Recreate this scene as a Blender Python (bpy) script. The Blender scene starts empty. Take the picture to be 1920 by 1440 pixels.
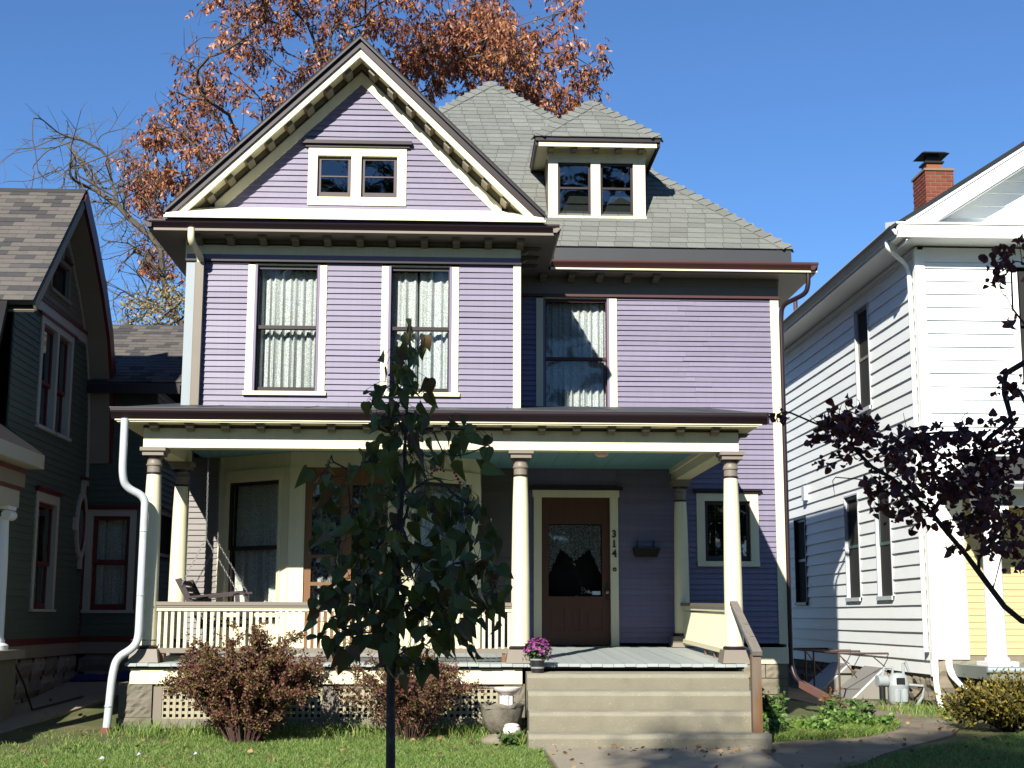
import bpy, math, random
import numpy as np
from mathutils import Vector, Matrix, Euler

SC = bpy.context.scene
COL = SC.collection
R = math.radians
rnd = random.Random(11)

# ------------------------------------------------------------------ camera, sky, sun, exposure
def camera():
    yaw, pitch, roll = R(2.45), R(9.42), R(.15)
    cy, sy, cp, sp = math.cos(yaw), math.sin(yaw), math.cos(pitch), math.sin(pitch)
    f = Vector((sy*cp, cy*cp, sp)); r = Vector((cy, -sy, 0)); u = r.cross(f)
    c, s = math.cos(roll), math.sin(roll)
    r, u = c*r + s*u, -s*r + c*u
    cam = bpy.data.cameras.new('camera'); o = bpy.data.objects.new('camera', cam); COL.objects.link(o)
    m = Matrix((r, u, -f)).transposed().to_4x4(); m.translation = Vector((0, 0, 1.37)); o.matrix_world = m
    cam.sensor_width = 36; cam.lens = 2640/1920*36; cam.clip_start = .1; cam.clip_end = 900
    SC.camera = o
camera()

SUN_DIR = Vector((.39, 1.0, -.67)).normalized()          # the way the light travels
wd = bpy.data.worlds.new('World'); SC.world = wd; wd.use_nodes = True
nt = wd.node_tree; nt.nodes.clear()
sky = nt.nodes.new('ShaderNodeTexSky'); sky.sky_type = 'NISHITA'; sky.sun_disc = False
sky.sun_elevation = math.asin(-SUN_DIR.z)
sky.sun_rotation = math.atan2(-SUN_DIR.x, -SUN_DIR.y)
sky.altitude = 200; sky.air_density = 1.0; sky.dust_density = 0; sky.ozone_density = 10
bg = nt.nodes.new('ShaderNodeBackground'); bg.inputs['Strength'].default_value = .076
wo = nt.nodes.new('ShaderNodeOutputWorld')
nt.links.new(sky.outputs[0], bg.inputs[0]); nt.links.new(bg.outputs[0], wo.inputs[0])
sl = bpy.data.lights.new('sun', 'SUN'); sl.energy = 5.0; sl.angle = R(.55); sl.color = (1, .95, .85)
so = bpy.data.objects.new('sun', sl); COL.objects.link(so)
so.rotation_euler = SUN_DIR.to_track_quat('-Z', 'Y').to_euler(); so.location = (-10, -30, 20)
SC.view_settings.view_transform = 'Standard'; SC.view_settings.look = 'None'
SC.view_settings.exposure = 1.0; SC.view_settings.gamma = 1; SC.view_settings.use_curve_mapping = False
SC.cycles.max_bounces = 6; SC.cycles.transparent_max_bounces = 12; SC.cycles.caustics_reflective = False
SC.cycles.caustics_refractive = False

# ------------------------------------------------------------------ materials
MATS = {}
def new_mat(name):
    m = bpy.data.materials.new(name); m.use_nodes = True; m.node_tree.nodes.clear(); MATS[name] = m
    return m, m.node_tree.nodes, m.node_tree.links
def mathn(N, L, op, a, b=None, c=None):
    n = N.new('ShaderNodeMath'); n.operation = op
    for i, v in enumerate((a, b, c)):
        if v is None: continue
        if isinstance(v, (int, float)): n.inputs[i].default_value = v
        else: L.new(v, n.inputs[i])
    return n.outputs[0]
def M(name, col, rough=.6, var=.1, vs=3.0, bump=0, bs=60, ov=0, isl=0, spec=.35, metal=0, fleck=None, streak=0,
      col2=None, c2s=2.0, c2lo=.45, c2hi=.6, trans=0, wave=None, stretch=None):
    """painted / weathered surface: base colour x noise x per-object or per-piece variation, optional second colour, flecks, bump"""
    if max(col) < .6: col = tuple(c*.92 for c in col)
    m, N, L = new_mat(name)
    tc = N.new('ShaderNodeTexCoord'); co = tc.outputs['Object']
    if stretch:
        mp = N.new('ShaderNodeMapping'); mp.inputs['Scale'].default_value = stretch; L.new(co, mp.inputs[0]); co = mp.outputs[0]
    def noise(s, det=5, rgh=.6):
        n = N.new('ShaderNodeTexNoise'); n.inputs['Scale'].default_value = s; n.inputs['Detail'].default_value = det
        n.inputs['Roughness'].default_value = rgh; L.new(co, n.inputs['Vector']); return n.outputs[0]
    k = mathn(N, L, 'MULTIPLY_ADD', noise(vs), 2.4*var, 1-1.2*var)
    if streak:
        mp = N.new('ShaderNodeMapping'); mp.inputs['Scale'].default_value = (9, 9, .5); L.new(tc.outputs['Object'], mp.inputs[0])
        n = N.new('ShaderNodeTexNoise'); n.inputs['Scale'].default_value = 2.2; n.inputs['Detail'].default_value = 6
        L.new(mp.outputs[0], n.inputs['Vector'])
        k = mathn(N, L, 'MULTIPLY', k, mathn(N, L, 'MULTIPLY_ADD', n.outputs[0], 2*streak, 1-streak))
    if ov:
        oi = N.new('ShaderNodeObjectInfo')
        k = mathn(N, L, 'MULTIPLY', k, mathn(N, L, 'MULTIPLY_ADD', oi.outputs['Random'], 2*ov, 1-ov))
    if isl:
        g = N.new('ShaderNodeNewGeometry')
        k = mathn(N, L, 'MULTIPLY', k, mathn(N, L, 'MULTIPLY_ADD', g.outputs['Random Per Island'], 2*isl, 1-isl))
    base = N.new('ShaderNodeRGB'); base.outputs[0].default_value = (*col, 1); c = base.outputs[0]
    def mix(f, a, b):
        x = N.new('ShaderNodeMix'); x.data_type = 'RGBA'; L.new(f, x.inputs['Factor'])
        L.new(a, x.inputs['A'])
        if isinstance(b, tuple): x.inputs['B'].default_value = (*b, 1)
        else: L.new(b, x.inputs['B'])
        return x.outputs['Result']
    if col2:
        r = N.new('ShaderNodeMapRange'); r.inputs[1].default_value = c2lo; r.inputs[2].default_value = c2hi
        if isl:
            g2 = N.new('ShaderNodeNewGeometry'); s = mathn(N, L, 'ADD', mathn(N, L, 'MULTIPLY', g2.outputs['Random Per Island'], .6), mathn(N, L, 'MULTIPLY', noise(c2s, 3), .4))
        elif ov and c2s == 0:
            o2 = N.new('ShaderNodeObjectInfo'); s = o2.outputs['Random']
        else: s = noise(c2s, 6)
        L.new(s, r.inputs[0]); c = mix(r.outputs[0], c, col2)
    if fleck:
        fs, fc, flo = fleck
        r = N.new('ShaderNodeMapRange'); r.inputs[1].default_value = flo; r.inputs[2].default_value = flo+.04
        L.new(noise(fs, 2, .4), r.inputs[0]); c = mix(r.outputs[0], c, fc)
    sc = N.new('ShaderNodeVectorMath'); sc.operation = 'SCALE'; L.new(c, sc.inputs[0]); L.new(k, sc.inputs['Scale'])
    p = N.new('ShaderNodeBsdfPrincipled'); L.new(sc.outputs[0], p.inputs['Base Color'])
    p.inputs['Roughness'].default_value = rough; p.inputs['Metallic'].default_value = metal
    p.inputs['Specular IOR Level'].default_value = spec
    if bump or wave:
        b = N.new('ShaderNodeBump'); b.inputs['Distance'].default_value = .01
        b.inputs['Strength'].default_value = bump or .6
        if wave:
            w = N.new('ShaderNodeTexWave'); w.bands_direction = wave[0]; w.inputs['Scale'].default_value = wave[1]
            w.wave_profile = 'SAW'; L.new(tc.outputs['Object'], w.inputs[0]); L.new(w.outputs[1], b.inputs['Height'])
        else: L.new(noise(bs, 6, .65), b.inputs['Height'])
        L.new(b.outputs[0], p.inputs['Normal'])
    out = N.new('ShaderNodeOutputMaterial'); sh = p.outputs[0]
    if trans:
        t = N.new('ShaderNodeBsdfTranslucent'); L.new(sc.outputs[0], t.inputs[0])
        x = N.new('ShaderNodeMixShader'); x.inputs[0].default_value = trans
        L.new(sh, x.inputs[1]); L.new(t.outputs[0], x.inputs[2]); sh = x.outputs[0]
    L.new(sh, out.inputs[0])
    return m
def glass(name, tint=(.93, .95, .94), base=.005, rough=.015, wav=.25):
    m, N, L = new_mat(name)
    t = N.new('ShaderNodeBsdfTransparent'); t.inputs[0].default_value = (*tint, 1)
    g = N.new('ShaderNodeBsdfGlossy'); g.inputs['Roughness'].default_value = rough
    f = N.new('ShaderNodeFresnel'); f.inputs[0].default_value = 1.5
    a = mathn(N, L, 'ADD', mathn(N, L, 'MULTIPLY', f.outputs[0], 1.1), base)
    tc = N.new('ShaderNodeTexCoord'); n = N.new('ShaderNodeTexNoise'); n.inputs['Scale'].default_value = 1.7
    n.inputs['Detail'].default_value = 1; L.new(tc.outputs['Object'], n.inputs[0])
    b = N.new('ShaderNodeBump'); b.inputs['Strength'].default_value = wav; b.inputs['Distance'].default_value = .02
    L.new(n.outputs[0], b.inputs['Height']); L.new(b.outputs[0], g.inputs['Normal'])
    x = N.new('ShaderNodeMixShader'); L.new(a, x.inputs[0]); L.new(t.outputs[0], x.inputs[1]); L.new(g.outputs[0], x.inputs[2])
    o = N.new('ShaderNodeOutputMaterial'); L.new(x.outputs[0], o.inputs[0]); return m
def lace(name, light=(.74, .78, .77), dark=(.38, .405, .40), sc=95, op=.80):
    m, N, L = new_mat(name)
    tc = N.new('ShaderNodeTexCoord')
    v = N.new('ShaderNodeTexNoise'); v.inputs['Scale'].default_value = sc; v.inputs['Detail'].default_value = 2
    L.new(tc.outputs['Object'], v.inputs[0])
    r = N.new('ShaderNodeMapRange'); r.inputs[1].default_value = .40; r.inputs[2].default_value = .62; L.new(v.outputs[0], r.inputs[0])
    x = N.new('ShaderNodeMix'); x.data_type = 'RGBA'; x.inputs['A'].default_value = (*dark, 1); x.inputs['B'].default_value = (*light, 1)
    L.new(r.outputs[0], x.inputs['Factor'])
    d = N.new('ShaderNodeBsdfDiffuse'); L.new(x.outputs['Result'], d.inputs[0])
    t = N.new('ShaderNodeBsdfTransparent')
    q = N.new('ShaderNodeMixShader')
    a = mathn(N, L, 'MULTIPLY_ADD', r.outputs[0], .96-op, op); L.new(a, q.inputs[0])
    L.new(t.outputs[0], q.inputs[1]); L.new(d.outputs[0], q.inputs[2])
    o = N.new('ShaderNodeOutputMaterial'); L.new(q.outputs[0], o.inputs[0]); return m

CREAM = M('cream_paint', (0.638, 0.594, 0.407), .5, .09, 2.5, .15, 40, streak=.10)
LAV = M('lavender_paint', (0.174, 0.155, 0.226), .5, .13, 1.6, .12, 45, ov=.08, streak=.11)
LAVT = M('lavender_trim', (0.18, 0.15, 0.23), .5, .06, 2)
DPUR = M('dark_purple_paint', (0.0176, 0.0088, 0.0132), .42, .12, 3)
MAROON_G = M('brown_maroon_gutter', (0.066, 0.0264, 0.0253), .42, .12, 3)
TAUPE = M('taupe_paint', (0.1925, 0.165, 0.132), .5, .08, 3)
TAUPES = M('taupe_siding', (0.143, 0.1265, 0.1155), .5, .08, 2, .1, 45, ov=.06)
BRACK = M('bracket_paint', (0.165, 0.143, 0.099), .5, .10, 3)
BLACKT = M('black_trim', (.015, .012, .014), .4, .1)
SASH = M('dark_sash_paint', (0.0198, 0.0121, 0.0132), .42, .15, 5)
SASHM = M('maroon_sash_paint', (0.055, 0.0099, 0.0099), .45, .15, 5)
INNER = M('dark_interior', (.018, .018, .017), .9, .1)
SHING = M('green_grey_shingle', (0.1573, 0.1639, 0.1485), .92, .16, 8, .5, 220, ov=.13, streak=.16, col2=(.115, .125, .105), c2s=.55, c2lo=.48, c2hi=.68)
SHINGI = M('green_grey_shingle_field', (0.1573, 0.1639, 0.1485), .92, .16, 8, .5, 220, isl=.13, streak=.16)
SHINGB = M('shingle_bed', (0.055, 0.0572, 0.0528), .95, .1, 8)
ROOFE = M('charcoal_roof_edge', (0.0165, 0.0176, 0.0187), .8, .2, 12)
METALR = M('grey_metal_roof', (.045, .048, .054), .5, .14, 2.5, streak=.1)
LEAD = M('dark_lead_flashing', (0.033, 0.0363, 0.0407), .5, .16, 2.5)
TEAL = M('teal_ceiling_paint', (0.132, 0.275, 0.286), .6, .05)
FLOORP = M('grey_floor_paint', (0.33, 0.363, 0.352), .5, .09, 4, ov=.05)
CONC = M('step_concrete', (.192, .176, .128), .9, .20, 2.6, .6, 70, col2=(.155, .135, .095), c2s=3.2, c2lo=.55, c2hi=.72, fleck=(75, (.33, .30, .235), .70))
CONCW = M('walk_concrete', (0.2585, 0.2255, 0.1705), .92, .18, 1.6, .3, 70, fleck=(40, (.33, .30, .25), .72))
CBLOCK = M('rough_concrete_block', (0.1595, 0.143, 0.1078), .95, .12, 5, 1.0, 28)
STONE = M('foundation_stone', (0.209, 0.1815, 0.132), .95, .22, 4, .9, 18, ov=.14)
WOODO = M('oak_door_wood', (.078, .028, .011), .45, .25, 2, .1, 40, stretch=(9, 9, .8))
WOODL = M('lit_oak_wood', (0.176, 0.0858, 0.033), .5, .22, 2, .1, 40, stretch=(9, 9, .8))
WOODG = M('weathered_grey_wood', (0.143, 0.11, 0.0825), .8, .25, 2.5, .3, 50, stretch=(10, 10, 1.2), col2=(.15, .075, .03), c2s=1.0)
WHITE = M('white_paint', (.78, .79, .77), .5, .04, 2)
WHITES = M('white_siding', (.76, .79, .78), .45, .035, 1.5, ov=.02)
WHITEG = M('white_gutter', (0.462, 0.495, 0.517), .4, .10, 3, streak=.14, col2=(.33, .33, .31), c2s=5, c2lo=.56, c2hi=.76)
GALV = M('pale_galvanised', (0.33, 0.385, 0.418), .38, .08, 4, spec=.5)
BLACKM = M('black_metal', (.013, .013, .014), .45, .1)
CURT = lace('white_lace')
CURTD = lace('dim_lace', (.78, .79, .72), (.52, .53, .48), 60, .93)
CURTG = lace('grey_curtain', (.36, .36, .33), (.25, .25, .23), 25, .92)
GLASS = glass('window_glass')
GLASSR = glass('reflective_glass', (.55, .6, .62), .10, .02, .5)
GRNS = M('dark_green_siding', (.058, .082, .058), .55, .1, 2, .1, 45, ov=.07)
GRNT = M('pale_sage_trim', (0.396, 0.385, 0.319), .5, .06)
GRNTAN = M('tan_shingle_siding', (0.165, 0.143, 0.1045), .7, .12, 4, .3, 50)
GRED = M('deep_red_trim', (0.099, 0.011, 0.0099), .45, .1)
TANF = M('tan_soffit', (0.22, 0.1925, 0.143), .6, .08)
ARCH = M('variegated_shingle', (0.1155, 0.1045, 0.0935), .95, .16, 10, .5, 200, ov=.14, col2=(.042, .040, .041), c2s=0, c2lo=.62, c2hi=.80)
ARCHI = M('variegated_shingle_field', (0.1155, 0.1045, 0.0935), .95, .16, 10, .5, 200, isl=.14, col2=(.042, .040, .041), c2s=1.2, c2lo=.56, c2hi=.72)
YELS = M('pale_yellow_siding', (.50, .42, .215), .5, .04, 2, ov=.03)
BRICK = M('red_brick', (0.176, 0.0462, 0.0275), .9, .18, 8, .4, 80, ov=.16)
MORTAR = M('mortar', (0.22, 0.143, 0.099), .95, .1)
WOODR = M('grey_plank', (.17, .15, .13), .85, .3, 2.5, .3, 50, stretch=(10, 2, 10))
GALVPIPE = M('rusty_pipe', (0.066, 0.0418, 0.033), .6, .3, 12)
METERG = M('grey_meter_paint', (0.286, 0.319, 0.33), .42, .1, 8)

# ------------------------------------------------------------------ geometry helpers
WLOC = {}
LIMIT = {}
def link(name, data, parent=None, loc=(0, 0, 0), rot=None, scale=None):
    o = bpy.data.objects.new(name, data); COL.objects.link(o)
    loc = Vector(loc); WLOC[o.name] = loc
    if parent is not None:
        o.parent = parent; o.location = loc - WLOC[parent.name]
    else: o.location = loc
    if rot is not None: o.rotation_euler = rot
    if scale is not None: o.scale = scale
    return o
def thing(name, label, cat, loc, group=None):
    o = link(name, None, None, loc); o.empty_display_size = .2
    o['label'] = label; o['category'] = cat
    if group: o['group'] = group
    return o
def tag(o, label, cat, group=None):
    o['label'] = label; o['category'] = cat
    if group: o['group'] = group
    return o
class MB:
    def __init__(s, xf=None):
        s.v = []; s.f = []; s.m = []; s.xf = xf; s.mi = 0
    def add(s, vs, fs):
        b = len(s.v)
        if s.xf: vs = [s.xf(*p) for p in vs]
        s.v += [tuple(p) for p in vs]; s.f += [tuple(b+i for i in f) for f in fs]; s.m += [s.mi]*len(fs)
        return s
    def box(s, x0, x1, y0, y1, z0, z1):
        return s.add([(x0,y0,z0),(x1,y0,z0),(x1,y1,z0),(x0,y1,z0),(x0,y0,z1),(x1,y0,z1),(x1,y1,z1),(x0,y1,z1)],
                     [(0,3,2,1),(4,5,6,7),(0,1,5,4),(1,2,6,5),(2,3,7,6),(3,0,4,7)])
    def hexa(s, a, b):      # two quads, 4 points each
        return s.add(list(a)+list(b), [(0,3,2,1),(4,5,6,7),(0,1,5,4),(1,2,6,5),(2,3,7,6),(3,0,4,7)])
    def quad(s, *p): return s.add(p, [tuple(range(len(p)))])
    def prism(s, poly, fa, fb):   # poly 2-D, fa/fb map it to the two ends
        n = len(poly); a = [fa(*p) for p in poly]; b = [fb(*p) for p in poly]
        return s.add(a+b, [tuple(range(n))[::-1], tuple(range(n, 2*n))] + [(i, (i+1) % n, n+(i+1) % n, n+i) for i in range(n)])
    def prismx(s, poly, x0, x1): return s.prism(poly, lambda y, z: (x0, y, z), lambda y, z: (x1, y, z))
    def prismy(s, poly, y0, y1): return s.prism(poly, lambda x, z: (x, y0, z), lambda x, z: (x, y1, z))
    def prismz(s, poly, z0, z1): return s.prism(poly, lambda x, y: (x, y, z0), lambda x, y: (x, y, z1))
    def lathe(s, c, prof, n=20, axis='z', squash=1):
        vs = []; fs = []
        for (r, h) in prof:
            for k in range(n):
                a = 2*math.pi*k/n; p = (r*math.cos(a), r*math.sin(a)*squash)
                vs.append((c[0]+p[0], c[1]+p[1], c[2]+h) if axis == 'z' else (c[0]+p[0], c[1]+h, c[2]+p[1]) if axis == 'y' else (c[0]+h, c[1]+p[0], c[2]+p[1]))
        for i in range(len(prof)-1):
            for k in range(n): fs.append((i*n+k, i*n+(k+1) % n, (i+1)*n+(k+1) % n, (i+1)*n+k))
        fs.append(tuple(range(n))[::-1]); fs.append(tuple((len(prof)-1)*n+k for k in range(n)))
        return s.add(vs, fs)
    def tube(s, pts, rad, n=8):
        pts = [Vector(p) for p in pts]; m = len(pts)
        rad = [rad]*m if isinstance(rad, (int, float)) else rad
        vs = []; fs = []; ref = None
        for i, p in enumerate(pts):
            d = (pts[min(i+1, m-1)] - pts[max(i-1, 0)]).normalized()
            if ref is None: ref = d.orthogonal().normalized()
            ref = (ref - d*ref.dot(d))
            ref = ref.normalized() if ref.length > 1e-6 else d.orthogonal().normalized()
            q = d.cross(ref)
            for k in range(n):
                a = 2*math.pi*k/n; vs.append(p + (ref*math.cos(a) + q*math.sin(a))*rad[i])
        for i in range(m-1):
            for k in range(n): fs.append((i*n+k, i*n+(k+1) % n, (i+1)*n+(k+1) % n, (i+1)*n+k))
        fs.append(tuple(range(n))[::-1]); fs.append(tuple((m-1)*n+k for k in range(n)))
        return s.add(vs, fs)
    def mesh(s, name, mats, loc=(0, 0, 0), smooth=False):
        me = bpy.data.meshes.new(name); L = Vector(loc)
        me.from_pydata([Vector(v)-L for v in s.v], [], s.f)
        mats = mats if isinstance(mats, (list, tuple)) else [mats]
        for m in mats: me.materials.append(m)
        if len(mats) > 1: me.polygons.foreach_set('material_index', s.m)
        me.update()
        if smooth: soft(me)
        return me
    def obj(s, name, mats, parent=None, loc=None, smooth=False, kind=None):
        if loc is None: loc = WLOC[parent.name] if parent else (0, 0, 0)
        o = link(name, s.mesh(name, mats, loc, smooth), parent, loc)
        if kind: o['kind'] = kind
        return o
def soft(me, ang=40):
    me.polygons.foreach_set('use_smooth', [True]*len(me.polygons))
    try: me.set_sharp_from_angle(angle=R(ang))
    except Exception: pass
def np_mesh(name, V, F, mats, midx=None, smooth=False):
    """V (n,3) float, F (m,k) int"""
    me = bpy.data.meshes.new(name); V = np.asarray(V, np.float32); F = np.asarray(F, np.int32); k = F.shape[1]
    me.vertices.add(len(V)); me.vertices.foreach_set('co', V.ravel())
    me.loops.add(F.size); me.loops.foreach_set('vertex_index', F.ravel())
    me.polygons.add(len(F)); me.polygons.foreach_set('loop_start', np.arange(0, F.size, k, dtype=np.int32))
    try: me.polygons.foreach_set('loop_total', np.full(len(F), k, np.int32))
    except Exception: pass
    mats = mats if isinstance(mats, (list, tuple)) else [mats]
    for m in mats: me.materials.append(m)
    if midx is not None: me.polygons.foreach_set('material_index', np.asarray(midx, np.int32))
    me.update(calc_edges=True)
    if smooth: me.polygons.foreach_set('use_smooth', [True]*len(F))
    return me
def smooth01(a, b, x):
    t = min(1, max(0, (x-a)/(b-a))); return t*t*(3-2*t)
def ground_z(x, y):
    a = .085 + (.010-.085)*smooth01(.8, 3.5, x)
    if y > 14.6: return .05 + a*(min(y, 21.5)-14.6)
    return .05 - .06*(14.6-max(y, 6.0))
class Frame:
    """a wall plane: u along the wall, d inward from its face, z up"""
    def __init__(s, o, u, n): s.o = Vector(o); s.u = Vector(u); s.n = Vector(n)
    def __call__(s, u, d, z): return s.o + s.u*u + s.n*d + Vector((0, 0, z))
FRONT = lambda Y: Frame((0, Y, 0), (1, 0, 0), (0, 1, 0))
EAST = lambda X: Frame((X, 0, 0), (0, 1, 0), (-1, 0, 0))     # wall seen from +X
WEST = lambda X: Frame((X, 0, 0), (0, 1, 0), (1, 0, 0))      # wall seen from -X

OVER = {}
def piece(mb, name, mat, parent, key=None, limit=300):
    """one of many alike pieces: its own object up to the limit, the rest joined later"""
    k = key or (parent.name, name); LIMIT[k] = LIMIT.get(k, 0)+1
    if LIMIT[k] > limit:
        e = OVER.setdefault((k, parent.name, name), (MB(), mat, parent)); b = len(e[0].v)
        e[0].v += mb.v; e[0].f += [tuple(b+i for i in f) for f in mb.f]; e[0].m += mb.m
        return None
    c = sum((Vector(v) for v in mb.v), Vector())/len(mb.v)
    return mb.obj(name, mat, parent, loc=c)
def flush_over():
    for (k, pn, name), (mb, mat, parent) in OVER.items():
        mb.obj(name, mat, parent, kind='stuff')

def siding(parent, F, exp, z0, z1, lo, hi, openings, mat, name='clapboard', d=.023, key=None, jit=.0022, maxlen=None):
    lo = lo if callable(lo) else (lambda z, a=lo: a); hi = hi if callable(hi) else (lambda z, a=hi: a)
    z = z0
    while z < z1-.012:
        zt = min(z+exp, z1); zm = (z+zt)/2
        cuts = sorted((o[0], o[1]) for o in openings if o[2]+.004 < zt and z < o[3]-.004)
        for o in openings:                      # the sliver of a board under or over an opening
            for (q0, q1) in ((z, o[2]), (o[3], zt)):
                if z <= q0 < q1 <= zt and q1-q0 > .006 and o[2] < zt and z < o[3]:
                    e0 = d+(.004-d)*(q0-z)/(zt-z); e1 = d+(.004-d)*(q1-z)/(zt-z); mb = MB(F)
                    mb.hexa([(o[0], -e0, q0), (o[1], -e0, q0), (o[1], .012, q0), (o[0], .012, q0)], [(o[0], -e1, q1), (o[1], -e1, q1), (o[1], .012, q1), (o[0], .012, q1)])
                    piece(mb, name, mat, parent, key)
        a = lo(z); segs = []
        for c in cuts:
            if c[0] > a+.01: segs.append((a, c[0], a == lo(z), False))
            a = max(a, c[1])
        if hi(z) > a+.01: segs.append((a, hi(z), a == lo(z), True))
        if maxlen:
            out = []
            for (u0, u1, f0, f1) in segs:
                n = max(1, int(math.ceil((u1-u0)/maxlen))); off = rnd.uniform(-.25, .25) if n > 1 else 0
                e = [u0] + [u0+(u1-u0)*(i+off)/n for i in range(1, n)] + [u1]
                out += [(e[i], e[i+1], f0 and i == 0, f1 and i == n-1) for i in range(n)]
            segs = out
        for (u0, u1, f0, f1) in segs:
            t0 = lo(zt) if f0 else u0; t1 = hi(zt) if f1 else u1
            if t1-t0 < .005: t0 = t1 = (t0+t1)/2
            j = rnd.uniform(-jit, jit); dd = d+rnd.uniform(-.0015, .003); g = .0008
            mb = MB(F)
            ns = max(1, int((u1-u0)/.7)); vs = []; fs = []
            for i in range(ns+1):                 # a few stations along the board so that it wanders a little
                f = i/ns; lo_ = u0+g+(u1-u0-2*g)*f; up_ = t0+g+(t1-t0-2*g)*f
                w = rnd.uniform(-jit, jit)*1.3; e = dd+rnd.uniform(-.003, .003)
                vs += [(lo_, -e, z+j+w), (lo_, .012, z+w), (up_, -.004, zt+.004), (up_, .012, zt+.004)]
            for i in range(ns):
                q = 4*i; fs += [(q, q+4, q+6, q+2), (q+1, q+5, q+4, q), (q+3, q+2, q+6, q+7)]
            fs += [(0, 2, 3, 1), (4*ns, 4*ns+1, 4*ns+3, 4*ns+2)]
            mb.add(vs, fs)
            piece(mb, name, mat, parent, key)
        z = zt

def curtain(parent, F, u0, u1, z0, z1, d, mat, folds=9, amp=.018, seed=0, split=None, name='curtain'):
    r = random.Random(seed); n = 72; rows = 7; ph = [r.uniform(0, 6.3) for _ in range(4)]
    vs = []; fs = []
    for i in range(rows+1):
        t = i/rows; z = z1+(z0-z1)*t
        for k in range(n+1):
            s = k/n; u = u0+(u1-u0)*s
            y = 1.9*amp*(.45+.55*t)*(math.sin(2*math.pi*folds*s+ph[0]+.5*t)+.5*math.sin(2*math.pi*folds*1.63*s+ph[1])+.35*math.sin(2*math.pi*folds*.37*s+ph[2]+t))
            if split and abs(s-split) < .012: y += .12
            vs.append((u, d+y, z))
    for i in range(rows):
        for k in range(n): a = i*(n+1)+k; fs.append((a, a+1, a+n+2, a+n+1))
    return MB(F).add(vs, fs).obj(name, mat, parent, smooth=True)

def window(parent, F, u0, u1, z0, z1, casing=CREAM, cl=.1, cr=.1, ct=0, cb=.05, zm=None, sash=SASH, st=.045, glassm=None,
           curt=None, curt_kw=None, proud=.03, depth=.13, name='window', head=None, sillout=.02, recess=.03, interior=True, kids=True, jamb=None, muntin=None):
    """double-hung or fixed window: casing (the part) > sash, pane, curtain, head_trim, sill"""
    m = MB(F)
    m.box(u0-cl, u0, -proud, depth, z0-cb, z1+ct); m.box(u1, u1+cr, -proud, depth, z0-cb, z1+ct)
    if ct: m.box(u0+.001, u1-.001, -proud+.001, depth, z1, z1+ct-.001)
    else: m.box(u0+.001, u1-.001, .0, depth, z1, z1+.02)
    w = m.obj(name, casing, parent)
    if cb:
        MB(F).box(u0-cl-sillout, u1+cr+sillout, -proud-.025, depth, z0-cb-.002, z0).obj('sill', casing, w)
    if jamb:
        j = MB(F); j.box(u0-.001, u0+.03, -proud-.003, recess, z0, z1); j.box(u1-.03, u1+.001, -proud-.003, recess, z0, z1); j.obj('jamb', jamb, w)
    rails = [(zm-.02 if zm else z0, z1, recess)] + ([(z0, zm+.02, recess+.03)] if zm else [])
    for (a, b, d) in rails:
        s = MB(F); bt = st*1.5 if a == z0 else st
        s.box(u0, u0+st, d, d+.028, a, b); s.box(u1-st, u1, d, d+.028, a, b)
        s.box(u0+st, u1-st, d, d+.028, b-st, b); s.box(u0+st, u1-st, d, d+.028, a, a+bt)
        if muntin: s.box(u0+st, u1-st, d+.004, d+.02, muntin-.011, muntin+.011)
        s.obj('sash', sash, w)
        MB(F).quad((u0+st, d+.014, a+bt), (u1-st, d+.014, a+bt), (u1-st, d+.014, b-st), (u0+st, d+.014, b-st)).obj('pane', glassm or GLASS, w)
    if curt:
        curtain(w, F, u0+.02, u1-.02, z0+.02, z1-.03, depth+.055, curt, **(curt_kw or {}))
    if interior:
        i = MB(F); dd = depth+.4
        i.quad((u0-.05, dd, z0-.05), (u1+.05, dd, z0-.05), (u1+.05, dd, z1+.05), (u0-.05, dd, z1+.05))
        for (a, b) in ((u0, u0-.05), (u1, u1+.05)): i.quad((a, depth, z0), (a, depth, z1), (b, dd, z1+.05), (b, dd, z0-.05))
        i.quad((u0, depth, z1), (u1, depth, z1), (u1+.05, dd, z1+.05), (u0-.05, dd, z1+.05))
        i.quad((u0, depth, z0), (u1, depth, z0), (u1+.05, dd, z0-.05), (u0-.05, dd, z0-.05))
        i.obj('room_interior', INNER, w)
    if head:
        hz, hm, ho = head
        h = MB(F); zt = z1+ct
        h.box(u0-cl-ho*.5, u1+cr+ho*.5, -proud-.02, .02, zt, zt+hz*.6); h.box(u0-cl-ho, u1+cr+ho, -proud-.05, .02, zt+hz*.6, zt+hz)
        h.obj('head_trim', hm, w)
    return w
# ================================================================== the purple house
YA, YB, YC = 17.8, 19.6, 16.0
XL, XA, XR = -3.42, .86, 4.65
H = thing('purple_house', 'lavender two-storey wooden house with front gable, dormer and cream-columned porch', 'house', (.6, 19.0, .3))
FA, FB = FRONT(YA), FRONT(YB)
YW = 18.55
def part(mb, name, mat, parent=H, **k): return mb.obj(name, mat, parent, **k)
def bx(name, mat, *b, parent=H): return MB().box(*b).obj(name, mat, parent)

# core of the house (dark rooms behind the siding) and side walls
c = MB(); c.box(XL+.03, XA-.03, YA+.62, YB+.7, 3.5, 6.15); c.box(XL+.03, .35, YW+.75, YB+.7, .5, 3.5); c.box(XL+.03, XR-.03, YB+.62, 30, .5, 6.2); part(c, 'inner_wall', INNER)
w = MB(); w.box(XL, XL+.03, YA+.02, 30, 3.46, 6.2); w.box(XL, XL+.03, YW+.02, 30, .9, 3.46); w.box(XR-.03, XR, YB+.02, 30, .95, 6.2)
w.box(XA-.03, XA, YA+.02, YB-.02, 3.46, 6.15); part(w, 'side_wall', LAV)

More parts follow.
